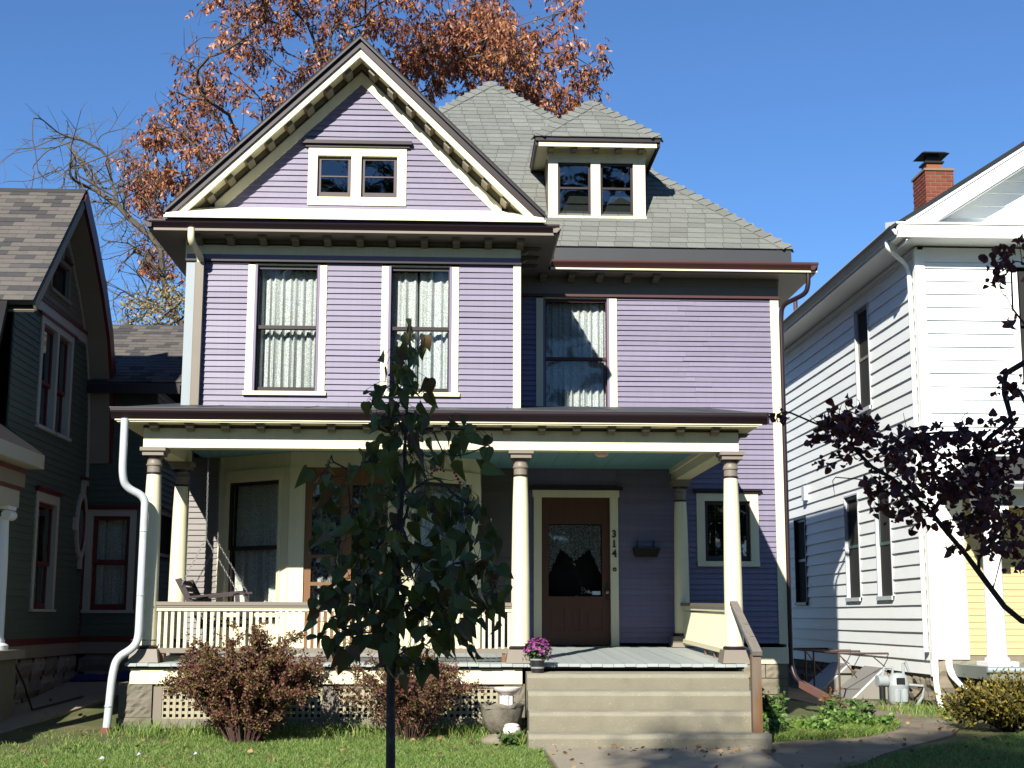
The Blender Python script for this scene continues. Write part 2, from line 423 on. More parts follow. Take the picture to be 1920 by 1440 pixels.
# ---- siding, front faces
apex = (-1.24, 8.31)
opA = [(-2.63, -1.64, 4.165, 6.2), (-.92, .07, 4.165, 6.2)]
siding(H, FA, .0745, 4.0, 5.9, XL+.1, XA-.085, opA, LAV, maxlen=3.4)
siding(H, FB, .0735, 4.24, 5.9, XA+.01, XR-.11, [(1.19, 2.32, 4, 6.2)], LAV, maxlen=1.9)
gl = lambda z: apex[0]-(apex[1]+.10-z)/.985
gh = lambda z: apex[0]+(apex[1]+.10-z)/.985
siding(H, FA, .0765, 6.60, 8.36, gl, gh, [(-1.90, -.64, 6.67, 7.47)], LAV)
siding(H, FB, .0735, 1.03, 3.5, 2.30, XR-.11, [(3.43, 4.29, 2.09, 3.10)], LAV, maxlen=2.6)
siding(H, FB, .0735, 3.5, 4.22, 2.3, XR-.11, [], LAV)
siding(H, FB, .0735, 3.12, 3.5, XA, 2.30, [], LAV)
siding(H, FB, .0735, .98, 3.12, XA, 1.15, [], LAV)
FW_ = FRONT(YW)
siding(H, FW_, .0745, 1.0, 3.43, XL+.0, -3.03, [], TAUPES)
PEEL = M('peeling_pale_siding', (.44, .352, .242), .8, .2, 5, .3, 50, col2=(.22, .19, .16), c2s=6, streak=.1)
siding(H, FB, .0735, 2.2, 3.43, .39, XA, [], LAV)
siding(H, FB, .0735, .98, 2.2, .39, XA, [], PEEL)
MB(EAST(XA)).box(YA+.02, YB-.02, -.006, .01, 3.46, 5.9).obj('jog_wall', LAV, H)
MB().box(.36, .385, YW, YB, .98, 3.45).obj('jog_wall', LAV, H)

# ---- corner boards
CB = M('pale_corner_board', (0.275, 0.32, 0.345), .5, .08, 3, streak=.06)
bx('corner_board', CB, XL-.012, XL+.1, YA-.03, YA+.05, 3.9, 5.9)
bx('corner_board', CREAM, XA-.085, XA+.012, YA-.03, YA+.08, 3.9, 5.9)
bx('corner_board', CREAM, XR-.11, XR+.012, YB-.03, YB+.1, 1.02, 5.9)
bx('corner_board', LAVT, XL-.02, XL+.04, YA-.03, YA+.08, .9, 3.5)

# ---- friezes
def frieze(F, u0, u1, name='frieze'):
    f = MB(F).box(u0, u1, -.035, .02, 5.98, 6.10).obj(name, CREAM, H)
    MB(F).box(u0, u1, -.032, .02, 5.91, 5.98).obj('frieze_board', LAVT, f)
    MB(F).box(u0-.01, u1+.01, -.06, .02, 5.885, 5.91).obj('frieze_moulding', DPUR, f)
    MB(F).box(u0, u1, -.045, .02, 6.10, 6.118).obj('bead', BLACKT, f)
    MB(F).box(u0, u1, -.025, .02, 6.118, 6.2).obj('bed_board', BRACK, f)
frieze(FA, XL-.01, XA+.01)
fb = MB(FB).box(XA+.01, XR+.01, -.035, .02, 5.925, 6.06).obj('frieze', TAUPE, H)
MB(FB).box(XA+.01, XR+.02, -.06, .02, 5.89, 5.925).obj('frieze_moulding', MAROON_G, fb)
MB(FB).box(XA+.01, XR+.01, -.045, .02, 6.06, 6.2).obj('bed_board', TAUPE, fb)
bx('frieze', CREAM, XL-.03, XL+.0, YA-.03, 29, 5.9, 6.18)
bx('frieze', CREAM, XR+.0, XR+.03, YB-.03, 29, 5.9, 6.18)

# ---- main eaves: soffits, gutters, brackets
def gutter(name, mat, p0, p1, out, h=.10, w=.11, z=0):
    """ogee gutter from p0 to p1 (x, y, z of its bottom back edge), bulging towards out (x, y)"""
    prof = [(0, 0), (.45*w, 0), (.62*w, .25*h), (.95*w, .62*h), (w, .78*h), (w, h), (.93*w, h), (.9*w, .8*h), (.05*w, .5*h), (0, h)]
    f = lambda p: (lambda a, b: (p[0]+out[0]*a, p[1]+out[1]*a, p[2]+b))
    return MB().prism(prof, f(p0), f(p1))
bx('soffit', TAUPE, XL-.42, XA+.46, YA-.45, YA+.0, 6.175, 6.19)
bx('soffit', TAUPE, XL-.42, XL, YA, 29, 6.176, 6.19)
bx('soffit', TAUPE, XA, XA+.46, YA, YB-.41, 6.176, 6.19)
bx('soffit', TAUPE, XA+.02, XR+.46, YB-.41, YB, 6.174, 6.19)
bx('soffit', TAUPE, XR, XR+.46, YB, 29, 6.176, 6.19)
g = gutter('gutter', DPUR, (XL-.42, YA-.40, 6.205), (XA+.48, YA-.40, 6.205), (0, -1)).obj('gutter', DPUR, H)
MB().box(XL-.42, XA+.48, YA-.45, YA-.40, 6.19, 6.207).obj('gutter_lip', TAUPE, g)
gutter('gutter', DPUR, (XL-.38, YA-.5, 6.205), (XL-.38, 29, 6.205), (-1, 0)).obj('gutter', DPUR, H)
gutter('gutter', TAUPE, (XA+.40, YA-.5, 6.2), (XA+.40, YB-.5, 6.2), (1, 0)).obj('gutter', TAUPE, H)
g = gutter('gutter', MAROON_G, (XA+.50, YB-.40, 6.215), (XR+.48, YB-.40, 6.215), (0, -1), h=.105).obj('gutter', MAROON_G, H)
MB().box(XA+.50, XR+.48, YB-.45, YB-.40, 6.19, 6.213).obj('gutter_lip', CREAM, g)
gutter('gutter', MAROON_G, (XR+.38, YB-.5, 6.215), (XR+.38, 29, 6.215), (1, 0), h=.105).obj('gutter', MAROON_G, H)
BRME = None
def bracket_mesh():
    prof = [(0, 0), (0, -.085), (.06, -.085), (.10, -.05), (.19, -.045), (.245, -.055), (.26, -.03), (.26, 0)]   # (run, drop)
    m = MB(); m.prism(prof, lambda a, b: (-.045, -a, b), lambda a, b: (.045, -a, b)); m.box(-.055, .055, -.275, 0, -.012, .0)
    return m.mesh('bracket', BRACK)
BRME = bracket_mesh()
for k in range(10): link('bracket', BRME, H, (-2.86+.413*k, YA-.03, 6.174))
link('bracket', BRME, H, (-3.27, YA-.03, 6.174))
for k in range(5): link('bracket', BRME, H, (1.27+.402*k, YB-.05, 6.173))
for y in (18.0, 18.45, 18.9): link('bracket', BRME, H, (XA+.02, y, 6.174), rot=(0, 0, R(90)))

# ---- gable: rakes, trim, wall, pediment roof
def rake_poly(zt, zb, half, sl=.98, ax=-1.24, thick=None):
    return [(ax, zt), (ax+half, zt-sl*half), (ax+half, zb-sl*half), (ax, zb)], [(ax, zt), (ax, zb), (ax-half, zb-sl*half), (ax-half, zt-sl*half)]
def rake(name, mat, zt, zb, half, y0, y1, parent=H):
    a, b = rake_poly(zt, zb, half); m = MB(); m.prismy(a, y0, y1); m.prismy(b, y0, y1); return m.obj(name, mat, parent)
rf = rake('roof', ROOFE, 8.83, 8.765, 2.40, YA-.46, 22.6)
rake('crown_moulding', DPUR, 8.765, 8.66, 2.40, YA-.43, YA-.36)
rake('crown_bead', BLACKT, 8.80, 8.765, 2.42, YA-.475, YA-.46)
rake('rake_fascia', CREAM, 8.66, 8.545, 2.40, YA-.40, YA-.36)
rake('rake_soffit', CREAM, 8.64, 8.61, 2.38, YA-.36, YA+.1)
rake('rake_bed_board', BRACK, 8.61, 8.515, 2.18, YA-.04, YA+.1)
rake('rake_bead', BLACKT, 8.515, 8.485, 2.02, YA-.06, YA+.02)
rake('rake_trim', CREAM, 8.485, 8.315, 1.86, YA-.035, YA+.02)
th = math.atan(.98)
m = MB(); m.box(-.05, .05, -.27, 0, -.085, 0); m.box(-.058, .058, -.29, -.02, -.018, 0); RB = m.mesh('rake_bracket', BRACK)
for sgn in (-1, 1):
    for k in range(8):
        dx = .20+.247*k
        link('rake_bracket', RB, H, (-1.24+sgn*dx, YA-.045, 8.612-.98*dx), rot=(0, sgn*th, 0))
gw = MB(); gw.prismy([(-3.1, 6.6), (.62, 6.6), (-1.24, 8.5)], YA+.55, YA+.6); part(gw, 'gable_wall', INNER)
ps = MB(); ps.add([(XL-.2, YA-.545, 6.33), (XA+.28, YA-.545, 6.33), (XA+.28, YA-.545, 6.375), (XL-.2, YA-.545, 6.375),
                   (-3.12, YA+.02, 6.63), (.64, YA+.02, 6.63), (XA+.28, YA+.02, 6.33), (XL-.2, YA+.02, 6.33)],
                  [(0,1,2,3), (3,2,5,4), (1,6,5,2), (0,3,4,7), (0,7,6,1), (4,5,6,7)])
PEDW = M('white_painted_metal', (0.8, 0.77, 0.616), .45, .06, 1.2, .25, 3)
part(ps, 'pediment_roof', PEDW)
bx('pediment_edge', CREAM, XL-.22, XA+.30, YA-.56, YA-.54, 6.315, 6.345)
# gable window: one casing, two sashes
wg = MB(FA)
wg.box(-1.91, -1.79, -.03, .13, 6.66, 7.44); wg.box(-.75, -.63, -.03, .13, 6.66, 7.44); wg.box(-1.35, -1.22, -.03, .13, 6.77, 7.33)
wg.box(-1.79, -.75, -.031, .13, 7.33, 7.44); wg.box(-1.79, -.75, -.031, .13, 6.66, 6.77)
wgo = part(wg, 'window', CREAM)
hd = MB(FA); hd.box(-1.95, -.59, -.05, .02, 7.44, 7.48); hd.box(-1.99, -.56, -.085, .02, 7.48, 7.525); hd.obj('head_trim', DPUR, wgo)
SASHP = M('mauve_sash_paint', (0.0638, 0.0473, 0.0517), .5, .2, 8)
for (a, b) in ((-1.79, -1.35), (-1.22, -.75)):
    s = MB(FA); z0, z1 = 6.77, 7.33
    s.box(a, a+.045, .02, .05, z0, z1); s.box(b-.045, b, .02, .05, z0, z1); s.box(a+.045, b-.045, .02, .05, z1-.045, z1); s.box(a+.045, b-.045, .02, .05, z0, z0+.075)
    s.box(a+.045, b-.045, .024, .045, 7.055, 7.07); s.obj('sash', SASHP, wgo)
    MB(FA).quad((a+.045, .035, z0+.075), (b-.045, .035, z0+.075), (b-.045, .035, z1-.045), (a+.045, .035, z1-.045)).obj('pane', GLASSR, wgo)

# ---- main hip roof
P0 = (.615, 23.63, 10.67); P1 = (.615, 26, 10.67); e0, e1, ez = -3.62, 4.85, 6.58
hp = MB(); hp.quad((e0, 19.4, ez), (e1, 19.4, ez), P0).quad((e1, 19.4, ez), (e1, 30, ez), P1, P0).quad((e0, 30, ez), (e0, 19.4, ez), P0, P1).quad((e1, 30, ez), (e0, 30, ez), P1)
roof = part(hp, 'roof', SHINGB)
MB().box(XA+.56, 4.83, 19.405, 19.46, 6.33, 6.575).obj('lead_flashing', LEAD, H)
MB().box(4.79, 4.83, 19.46, 30, 6.33, 6.57).obj('lead_flashing', LEAD, H)
bx('eave_ledge', LEAD, XA+.5, XR+.42, YB-.40, YB-.13, 6.30, 6.318)
bx('eave_ledge', LEAD, XL-.40, XA+.42, YA-.40, YA+.3, 6.29, 6.31)
th = math.atan(.966); ct, st_ = math.cos(th), math.sin(th)
def tab_mesh(name, w, l, mat, t=.012):
    m = MB(); m.hexa([(0, 0, .002), (w, 0, .002), (w, l, -.001), (0, l, -.001)], [(0, 0, t), (w, 0, t), (w, l, .003), (0, l, .003)]); return m.mesh(name, mat)
TW, TL = .26, .15
TAB = tab_mesh('shingle', TW-.006, TL+.03, SHING)
def shingles(parent, O, sl, rows, urange, tab, tw, tl, name='shingle', key=None, limit=300, ux=1, base_rot=0, mat=SHING, jit=.003):
    """tabs on a roof plane through O rising along +y at angle sl; urange(s) gives the x intervals of a row at slope length s"""
    cs, sn = math.cos(sl), math.sin(sl); kk = key or (parent.name, name)
    for r in range(rows):
        s = r*tl
        for (a, b) in urange(s):
            u = a - rnd.uniform(.0, .02) - (tw/2 if r % 2 else 0)
            while u < b:
                u0, u1 = max(u, a), min(u+tw, b)
                if u1-u0 > .04:
                    p = (O[0]+u0, O[1]+s*cs, O[2]+s*sn+rnd.uniform(0, jit*.6)); sx = (u1-u0)/tw
                    LIMIT[kk] = LIMIT.get(kk, 0)+1
                    rot = (sl+rnd.uniform(-.012, .004), rnd.uniform(-.004, .004), 0)
                    if LIMIT[kk] <= limit: link(name, tab, parent, p, rot=rot, scale=(sx, 1, 1))
                    else:
                        e = OVER.setdefault((kk, parent.name, name), (MB(), mat, parent)); mt = Matrix.Translation(p) @ Euler(rot).to_matrix().to_4x4()
                        e[0].add([mt @ Vector((v.co.x*sx, v.co.y, v.co.z)) for v in tab.vertices], [tuple(q.vertices) for q in tab.polygons])
                u += tw
def hip_range(s):
    z = ez+s*st_; h = s*ct
    lo, hi = e0+h, e1-h
    valley = -1.24+max(0, (8.83-z)/.98)-.05 if z < 8.83 else lo
    a = max(lo, valley)
    if a >= hi: return []
    yr = 19.4+h
    if yr > 20.05:      # dormer stands here
        dw = .72 if z < 8.25 else max(0, .92-(z-8.25)/.96)
        if dw > 0 and 20.05 < yr < 22.1:
            return [(a, 2.1-dw), (2.1+dw, hi)] if 2.1-dw > a else [(2.1+dw, hi)]
    return [(a, hi)]
shingles(roof, (0, 19.385, ez), th, 39, hip_range, TAB, TW, TL, mat=SHINGI)
def hip_caps(parent, A, B, n, side, name='hip_cap', w=.15, mat=SHING):
    A, B = Vector(A), Vector(B); A = A.lerp(B, .25/n); d = (B-A); L = d.length/n; d.normalize()
    right = d.cross(Vector((0, 0, 1))).normalized(); up = right.cross(d).normalized()
    m = MB(); l = L*1.25
    for s in (-1, 1): m.hexa([(0, 0, .01), (s*w*.9, 0, -.062), (s*w*.9, l, -.072), (0, l, -.0)], [(0, 0, .024), (s*w*.9, 0, -.049), (s*w*.9, l, -.066), (0, l, .006)])
    me = m.mesh(name, mat); rot = Matrix((right, d, up)).transposed().to_euler()
    for k in range(n): link(name, me, parent, A+d*(L*k)+up*.018, rot=rot)
hip_caps(roof, (e1, 19.4, ez), P0, 36, 1)
hip_caps(roof, (-1.1, 21.92, 9.01), P0, 14, 1)
vp = MB(); vp.tube([(4.35, 21.2, 6.9), (4.35, 21.2, 7.5)], .06, 10); part(vp, 'vent_pipe', LEAD, smooth=True)

# ---- dormer
YD = 20.05; FD = FRONT(YD); dc = 2.1
D = MB(FD); z0, z1 = 7.14, 8.12
for (a, b) in ((1.39, 1.53), (2.02, 2.16), (2.65, 2.83)): D.box(a, b, -.02, .1, z0, z1)
D.box(1.53, 2.65, -.021, .1, 8.05, z1+.0); D.box(1.38, 2.84, -.05, .1, 7.12, 7.215); D.box(1.37, 2.85, -.03, .1, 8.12, 8.25)
DO = part(D, 'dormer', CREAM)
MB().box(1.39, 1.42, YD+.1, 21.2, 7.2, 8.3).box(2.80, 2.83, YD+.1, 21.2, 7.2, 8.3).obj('dormer_wall', TAUPE, DO)
MB().box(1.42, 2.80, YD+.5, YD+.52, 7.2, 8.3).obj('room_interior', INNER, DO)
for (a, b) in ((1.53, 2.02), (2.16, 2.65)):
    s = MB(FD); za, zb = 7.215, 8.05; zm = 7.66
    s.box(a, a+.035, .03, .06, za, zb); s.box(b-.035, b, .03, .06, za, zb); s.box(a+.035, b-.035, .03, .06, zb-.04, zb); s.box(a+.035, b-.035, .03, .06, za, za+.05)
    s.box(a+.035, b-.035, .025, .07, zm-.015, zm+.015); s.obj('sash', SASH, DO)
    MB(FD).quad((a+.03, .045, za), (b-.03, .045, za), (b-.03, .045, zb), (a+.03, .045, zb)).obj('pane', GLASSR, DO)
dx0, dx1, dy0, dz = 1.18, 3.02, YD-.32, 8.27
MB().box(dx0+.04, dx1-.04, dy0+.05, 21.3, dz-.02, dz).obj('dormer_soffit', CREAM, DO)
ff = MB(); ff.box(dx0+.05, dx1-.05, dy0+.03, dy0+.06, dz-.075, dz); ff.obj('dormer_fascia', CREAM, DO)
fd = MB(); fd.box(dx0, dx1, dy0, dy0+.03, dz, dz+.055); fd.box(dx0, dx0+.03, dy0+.03, 21.4, dz-.06, dz+.05); fd.box(dx1-.03, dx1, dy0+.03, 21.4, dz-.06, dz+.05); fd.obj('dormer_gutter', DPUR, DO)
m = MB(); m.box(-.04, .04, -.2, 0, -.07, 0); m.box(-.048, .048, -.22, -.05, -.02, 0); DB = m.mesh('dormer_bracket', BRACK)
for x in (1.42, 1.76, 2.09, 2.42, 2.76): link('dormer_bracket', DB, DO, (x, YD-.03, dz-.021))
ap = (dc, dy0+.92, dz+.05+.89); rp = (dc, 22.2, ap[2])
dr = MB(); zz = dz+.055
dr.quad((dx0-.01, dy0-.01, zz), (dx1+.01, dy0-.01, zz), ap).quad((dx1+.01, dy0-.01, zz), (dx1+.01, 21.4, zz), rp, ap).quad((dx0-.01, 21.4, zz), (dx0-.01, dy0-.01, zz), ap, rp)
dro = part(dr, 'dormer_roof', SHINGB)
ds = math.atan(.89/.93)
shingles(dro, (dc, dy0-.02, zz), ds, 8, lambda s: [(-(.93-s*math.cos(ds)), .93-s*math.cos(ds))], TAB, TW, TL, key=('dormer', 'shingle'))
for s in (-1, 1): hip_caps(dro, (dc+s*.93, dy0, zz), ap, 9, 1)
# flat dark rear slopes of the gable and side shingles are seen edge-on only

# ---- upper windows
window(H, FA, -2.55, -1.72, 4.20, 5.85, cl=.09, cr=.09, zm=5.04, curt=CURT, curt_kw=dict(folds=9, seed=1), jamb=LAVT)
window(H, FA, -.835, -.02, 4.20, 5.85, cl=.09, cr=.09, zm=5.04, curt=CURT, curt_kw=dict(folds=7, seed=2, split=.47), jamb=LAVT)
window(H, FB, 1.28, 2.22, 4.16, 5.87, cl=.1, cr=.11, cb=.04, zm=5.0, sash=SASHM, curt=CURT, curt_kw=dict(folds=10, seed=3), jamb=LAVT)
# ---- leaded square window by the porch
ws = window(H, FB, 3.54, 4.18, 2.15, 2.99, cl=.115, cr=.115, ct=.105, cb=.07, sash=SASH, st=.05, glassm=GLASSR, head=(.055, DPUR, .05), sillout=.0)
ld = MB(FB); dd = .05
for x in (3.62, 3.70, 4.02, 4.10): ld.box(x-.004, x+.004, dd, dd+.008, 2.24, 2.93)
for z in (2.32, 2.42, 2.75, 2.85): ld.box(3.59, 4.13, dd+.0005, dd+.0075, z-.004, z+.004)
for x in (3.78, 3.86, 3.94): ld.box(x-.004, x+.004, dd, dd+.008, 2.85, 2.93)
for z in (2.5, 2.58, 2.66): ld.box(3.59, 3.70, dd+.0005, dd+.0075, z-.004, z+.004); ld.box(4.02, 4.13, dd+.0005, dd+.0075, z-.004, z+.004)
ld.obj('lead_came', M('lead_came', (.14, .15, .15), .5, .1), ws)

# ---- front door
dt = MB(FB)
dt.box(1.145, 1.255, -.04, .12, .985, 3.03); dt.box(2.21, 2.32, -.04, .12, .985, 3.03); dt.box(1.125, 2.34, -.041, .12, 3.03, 3.125)
DF = part(dt, 'door_frame', CREAM)
MB(FB).box(1.08, 2.385, -.075, .02, 3.125, 3.17).obj('head_trim', DPUR, DF)
d = MB(FB); y0 = .05
d.box(1.255, 1.355, y0, y0+.045, 1.0, 3.03); d.box(2.10, 2.21, y0, y0+.045, 1.0, 3.03)
d.box(1.355, 2.10, y0, y0+.045, 2.66, 3.03); d.box(1.355, 2.10, y0, y0+.045, 1.50, 1.66); d.box(1.355, 2.10, y0, y0+.045, 1.0, 1.20)
d.box(1.355, 2.10, y0+.02, y0+.04, 1.2, 1.5); d.box(1.58, 1.66, y0+.001, y0+.044, 1.2, 1.5); d.box(1.79, 1.87, y0+.001, y0+.044, 1.2, 1.5)
for (a, b) in ((1.375, 1.56), (1.68, 1.77), (1.89, 2.08)): d.box(a+.02, b-.02, y0+.008, y0+.03, 1.23, 1.47)
for (a, b) in ((1.40, 1.70), (1.76, 2.06)): d.box(a, b, y0-.008, y0+.01, 2.74, 2.95)
DOOR = part(d, 'door', WOODO)
MB(FB).quad((1.355, y0+.02, 1.66), (2.10, y0+.02, 1.66), (2.10, y0+.02, 2.66), (1.355, y0+.02, 2.66)).obj('pane', glass('door_glass', (.8, .82, .82), .02), DOOR)
def valance():
    n = 60; vs = []; fs = []
    for i in range(n+1):
        s = i/n; x = 1.36+.735*s
        z = 2.64-(.33+ (.16*(1-abs(s-.5)/.26) if abs(s-.5) < .26 else 0) + (.36*((.22-s)/.22) if s < .22 else 0) + (.36*((s-.78)/.22) if s > .78 else 0)) + .012*math.sin(s*90)
        y = y0+.05+.012*math.sin(2*math.pi*11*s)
        vs += [(x, y, 2.65), (x, y+.004, (2.65+z)/2), (x, y, z)]
    for i in range(n):
        for k in range(2): a = 3*i+k; fs.append((a, a+3, a+4, a+1))
    MB(FB).add(vs, fs).obj('lace_valance', lace('door_lace', (.62, .64, .60), (.2, .21, .2), 48), DOOR, smooth=True)
valance()
MB(FB).quad((1.3, .4, 1.4), (2.15, .4, 1.4), (2.15, .4, 2.9), (1.3, .4, 2.9)).obj('room_interior', INNER, DOOR)
kn = MB(FB); kn.box(2.145, 2.185, y0-.008, y0, 1.62, 1.86); kn.obj('lock_plate', BLACKM, DOOR)
MB().lathe((2.165, YB+y0-.07, 1.72), [(.001, 0), (.025, .004), (.03, .02), (.022, .04), (.012, .045), (.012, .065)], 12, 'y').obj('knob', M('old_brass', (.25, .18, .08), .35, .1, metal=1), DOOR, smooth=True)
stk = MB(FB).box(1.965, 2.075, y0+.014, y0+.017, 1.685, 1.735).obj('sticker', M('pale_blue_sticker', (.42, .52, .62), .5, .05), DOOR)
# house number and bell on the right door frame
def glyph(ch, x, z, h):
    cu = bpy.data.curves.new('number', 'FONT'); cu.body = ch; cu.size = h*1.38; cu.extrude = .006; cu.align_x = 'CENTER'; cu.offset = .0035
    o = bpy.data.objects.new('tmp', cu); COL.objects.link(o); dg = bpy.context.evaluated_depsgraph_get(); dg.update()
    me = bpy.data.meshes.new_from_object(o.evaluated_get(dg)); bpy.data.objects.remove(o)
    me.name = 'house_number'; me.materials.clear(); me.materials.append(BLACKM)
    n = link('house_number', me, DF, (x, YB-.047, z), rot=(R(90), 0, 0)); return n
for ch, z in (('3', 2.475), ('1', 2.34), ('4', 2.205)): glyph(ch, 2.262, z, .098)
se = MB(FB); se.box(2.236, 2.288, -.053, -.041, 2.335, 2.347); se.box(2.262, 2.298, -.053, -.041, 2.20, 2.211); se.obj('number_serif', BLACKM, DF)
be = MB(); be.lathe((2.265, YB-.041, 2.03), [(.028, 0), (.028, -.012), (.014, -.02), (.006, -.02)], 16, 'y'); bo = be.obj('door_bell', BLACKM, DF, smooth=True)
MB().lathe((2.265, YB-.058, 2.03), [(.010, 0), (.009, -.008), (.001, -.01)], 10, 'y').obj('bell_button', M('bell_button', (.5, .45, .35), .4, .05), bo, smooth=True)

# ---- bay behind the porch
BX0, BX1, BY = -3.03, .385, YA+.01; cl0, cl1 = -2.03, -.61
bay = MB(); bay.prismz([(BX0, YW), (cl0, BY), (cl1, BY), (BX1, YW)], 3.24, 3.44); by_top = part(bay, 'bay_head', CREAM)
bb = MB(); bb.prismz([(BX0, YW+.1), (cl0+.04, BY+.06), (cl1-.04, BY+.06), (BX1, YW+.1)], .95, 1.34); part(bb, 'bay_base', CREAM)
uL = Vector((cl0-BX0, BY-YW, 0)); LL = uL.length; uL.normalize()
FL = Frame((BX0, YW, 0), uL, Vector((-uL.y, uL.x, 0)))
MB(FL).box(0, .12, -.01, .1, .98, 3.24).obj('bay_post', CREAM, by_top)
MB(FL).box(LL-.13, LL, -.01, .1, .98, 3.24).obj('bay_post', CREAM, by_top)
window(H, FL, .16, LL-.17, 1.42, 3.09, cl=.05, cr=.05, ct=.15, cb=.05, zm=2.24, sash=SASH, curt=CURTD, curt_kw=dict(folds=7, seed=5), interior=True)
MB(FL).box(.16, LL-.17, .0, .05, 1.345, 1.405).obj('sill_board', SASHM, by_top)
uR = Vector((BX1-cl1, YW-BY, 0)); LR = uR.length; uR.normalize()
FR = Frame((cl1, BY, 0), uR, Vector((-uR.y, uR.x, 0)))
MB(FR).box(0, .13, -.01, .1, .98, 3.24).obj('bay_post', CREAM, by_top)
MB(FR).box(LR-.13, LR, -.01, .1, .98, 3.24).obj('bay_post', CREAM, by_top)
window(H, FR, .17, LR-.17, 1.42, 3.09, cl=.05, cr=.05, ct=.15, cb=.05, zm=2.24, sash=SASH, curt=CURT, curt_kw=dict(folds=7, seed=6))
FBY = FRONT(BY)
MB(FBY).box(cl0, cl0+.19, -.005, .1, .98, 3.24).obj('bay_post', CREAM, by_top)
MB(FBY).box(cl1-.19, cl1, -.005, .1, .98, 3.24).obj('bay_post', CREAM, by_top)
fd = MB(FBY); a, b = cl0+.19, cl1-.19
for (x0, x1) in ((a, a+.09), ((a+b)/2-.07, (a+b)/2+.07), (b-.09, b)): fd.box(x0, x1, .02, .07, .98, 3.1)
fd.box(a, b, .019, .071, 3.02, 3.24); fd.box(a+.09, b-.09, .021, .069, .98, 1.5)
for z in (1.78, 2.12, 2.46, 2.76): fd.box(a+.09, b-.09, .022, .068, z-.022, z+.022)
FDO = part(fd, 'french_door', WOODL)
MB(FBY).quad((a+.05, .05, 1.5), (b-.05, .05, 1.5), (b-.05, .05, 3.05), (a+.05, .05, 3.05)).obj('pane', GLASS, FDO)
curtain(FDO, FBY, a+.05, b-.05, 1.45, 3.05, .17, lace('grey_lace', (.42, .44, .42), (.10, .11, .105), 30), folds=8, seed=7)
MB(FBY).box(cl0+.02, cl1-.02, .3, .32, .98, 3.1).obj('room_interior', INNER, FDO)
# ================================================================== porch of the house
GUT = (15.62, 3.49)
pr = MB(); pr.prismx([(15.60, 3.625), (15.60, 3.656), (19.62, 4.315), (19.62, 4.265)], -3.76, 3.53)
PR = part(pr, 'porch_roof', METALR)
for k, x in enumerate((-2.9, -1.7, -.5, .7, 1.9, 3.05)):
    MB().prismx([(15.60, 3.656), (15.60, 3.662), (19.62, 4.321), (19.62, 4.315)], x-.006, x+.006).obj('roof_seam', METALR, PR)
pc = MB(); pc.prismx([(15.72, 3.52), (15.72, 3.635), (19.6, 4.26), (19.6, 3.52)], 3.44, 3.47); part(pc, 'porch_gable_end', TAUPE)
pc = MB(); pc.prismx([(15.72, 3.52), (15.72, 3.635), (17.8, 3.97), (17.8, 3.52)], -3.72, -3.69); part(pc, 'porch_gable_end', TAUPE)
MB().box(-3.72, 3.46, 15.66, 15.9, 3.506, 3.52).box(3.28, 3.46, 15.9, 19.6, 3.507, 3.52).box(-3.72, -3.47, 15.9, 17.8, 3.507, 3.52).obj('porch_soffit', CREAM, H)
g = gutter('gutter', DPUR, (-3.78, 15.70, 3.533), (3.56, 15.70, 3.533), (0, -1), h=.116, w=.12).obj('porch_gutter', DPUR, H)
MB().box(-3.74, 3.50, 15.645, 15.69, 3.522, 3.5345).obj('gutter_lip', CREAM, g)
MB().box(-3.79, 3.565, 15.575, 15.66, 3.650, 3.662).obj('drip_edge', METALR, g)
MB().box(-3.565+7.115, -3.565+7.135, 15.58, 15.70, 3.534, 3.648).obj('gutter_end', DPUR, g)
prof = [(0, 0), (0, -.075), (.07, -.075), (.10, -.045), (.17, -.04), (.19, 0)]
m = MB(); m.prism(prof, lambda a, b: (-.04, -a, b), lambda a, b: (.04, -a, b)); m.box(-.048, .048, -.2, 0, -.012, .0); PB = m.mesh('porch_bracket', BRACK)
for k in range(17): link('porch_bracket', PB, H, (-3.335+.3955*k, 15.893, 3.5055))
for y in (16.3, 16.9, 17.5, 18.1, 18.7): link('porch_bracket', PB, H, (3.285, y, 3.5065), rot=(0, 0, R(90)))
bm = MB(); bm.box(-3.47, 3.28, 15.9, 16.1, 3.25, 3.47); BEAM = part(bm, 'porch_beam', CREAM)
MB().box(-3.472, 3.282, 15.90, 16.05, 3.486, 3.506).obj('bed_board', BRACK, BEAM)
MB().box(-3.475, 3.285, 15.885, 16.0, 3.47, 3.486).obj('beam_bead', BLACKT, BEAM)
bx('porch_beam', CREAM, -3.469, -3.27, 16.1, YA, 3.251, 3.47)
bx('porch_beam', CREAM, 3.08, 3.279, 16.1, YB, 3.251, 3.47)
bx('ceiling_moulding', CREAM, 3.05, 3.08, 16.1, YB, 3.37, 3.43)
cb = MB(); n = 26
for k in range(n):
    x0 = -3.27+k*(6.35/n); cb.box(x0+.002, x0+6.35/n-.002, 16.1, YB, 3.43, 3.45)
part(cb, 'porch_ceiling', TEAL)
lp = MB(); lp.lathe((1.83, 17.1, 3.43), [(.075, 0), (.075, -.02), (.09, -.03), (.095, -.06), (.08, -.095), (.045, -.115), (.005, -.12)], 24)
tag(lp.obj('ceiling_lamp', M('warm_opal_glass', (0.66, 0.462, 0.264), .35, .05), None, (1.83, 17.1, 3.43), smooth=True), 'round opal glass lamp under the porch ceiling above the steps', 'lamp')

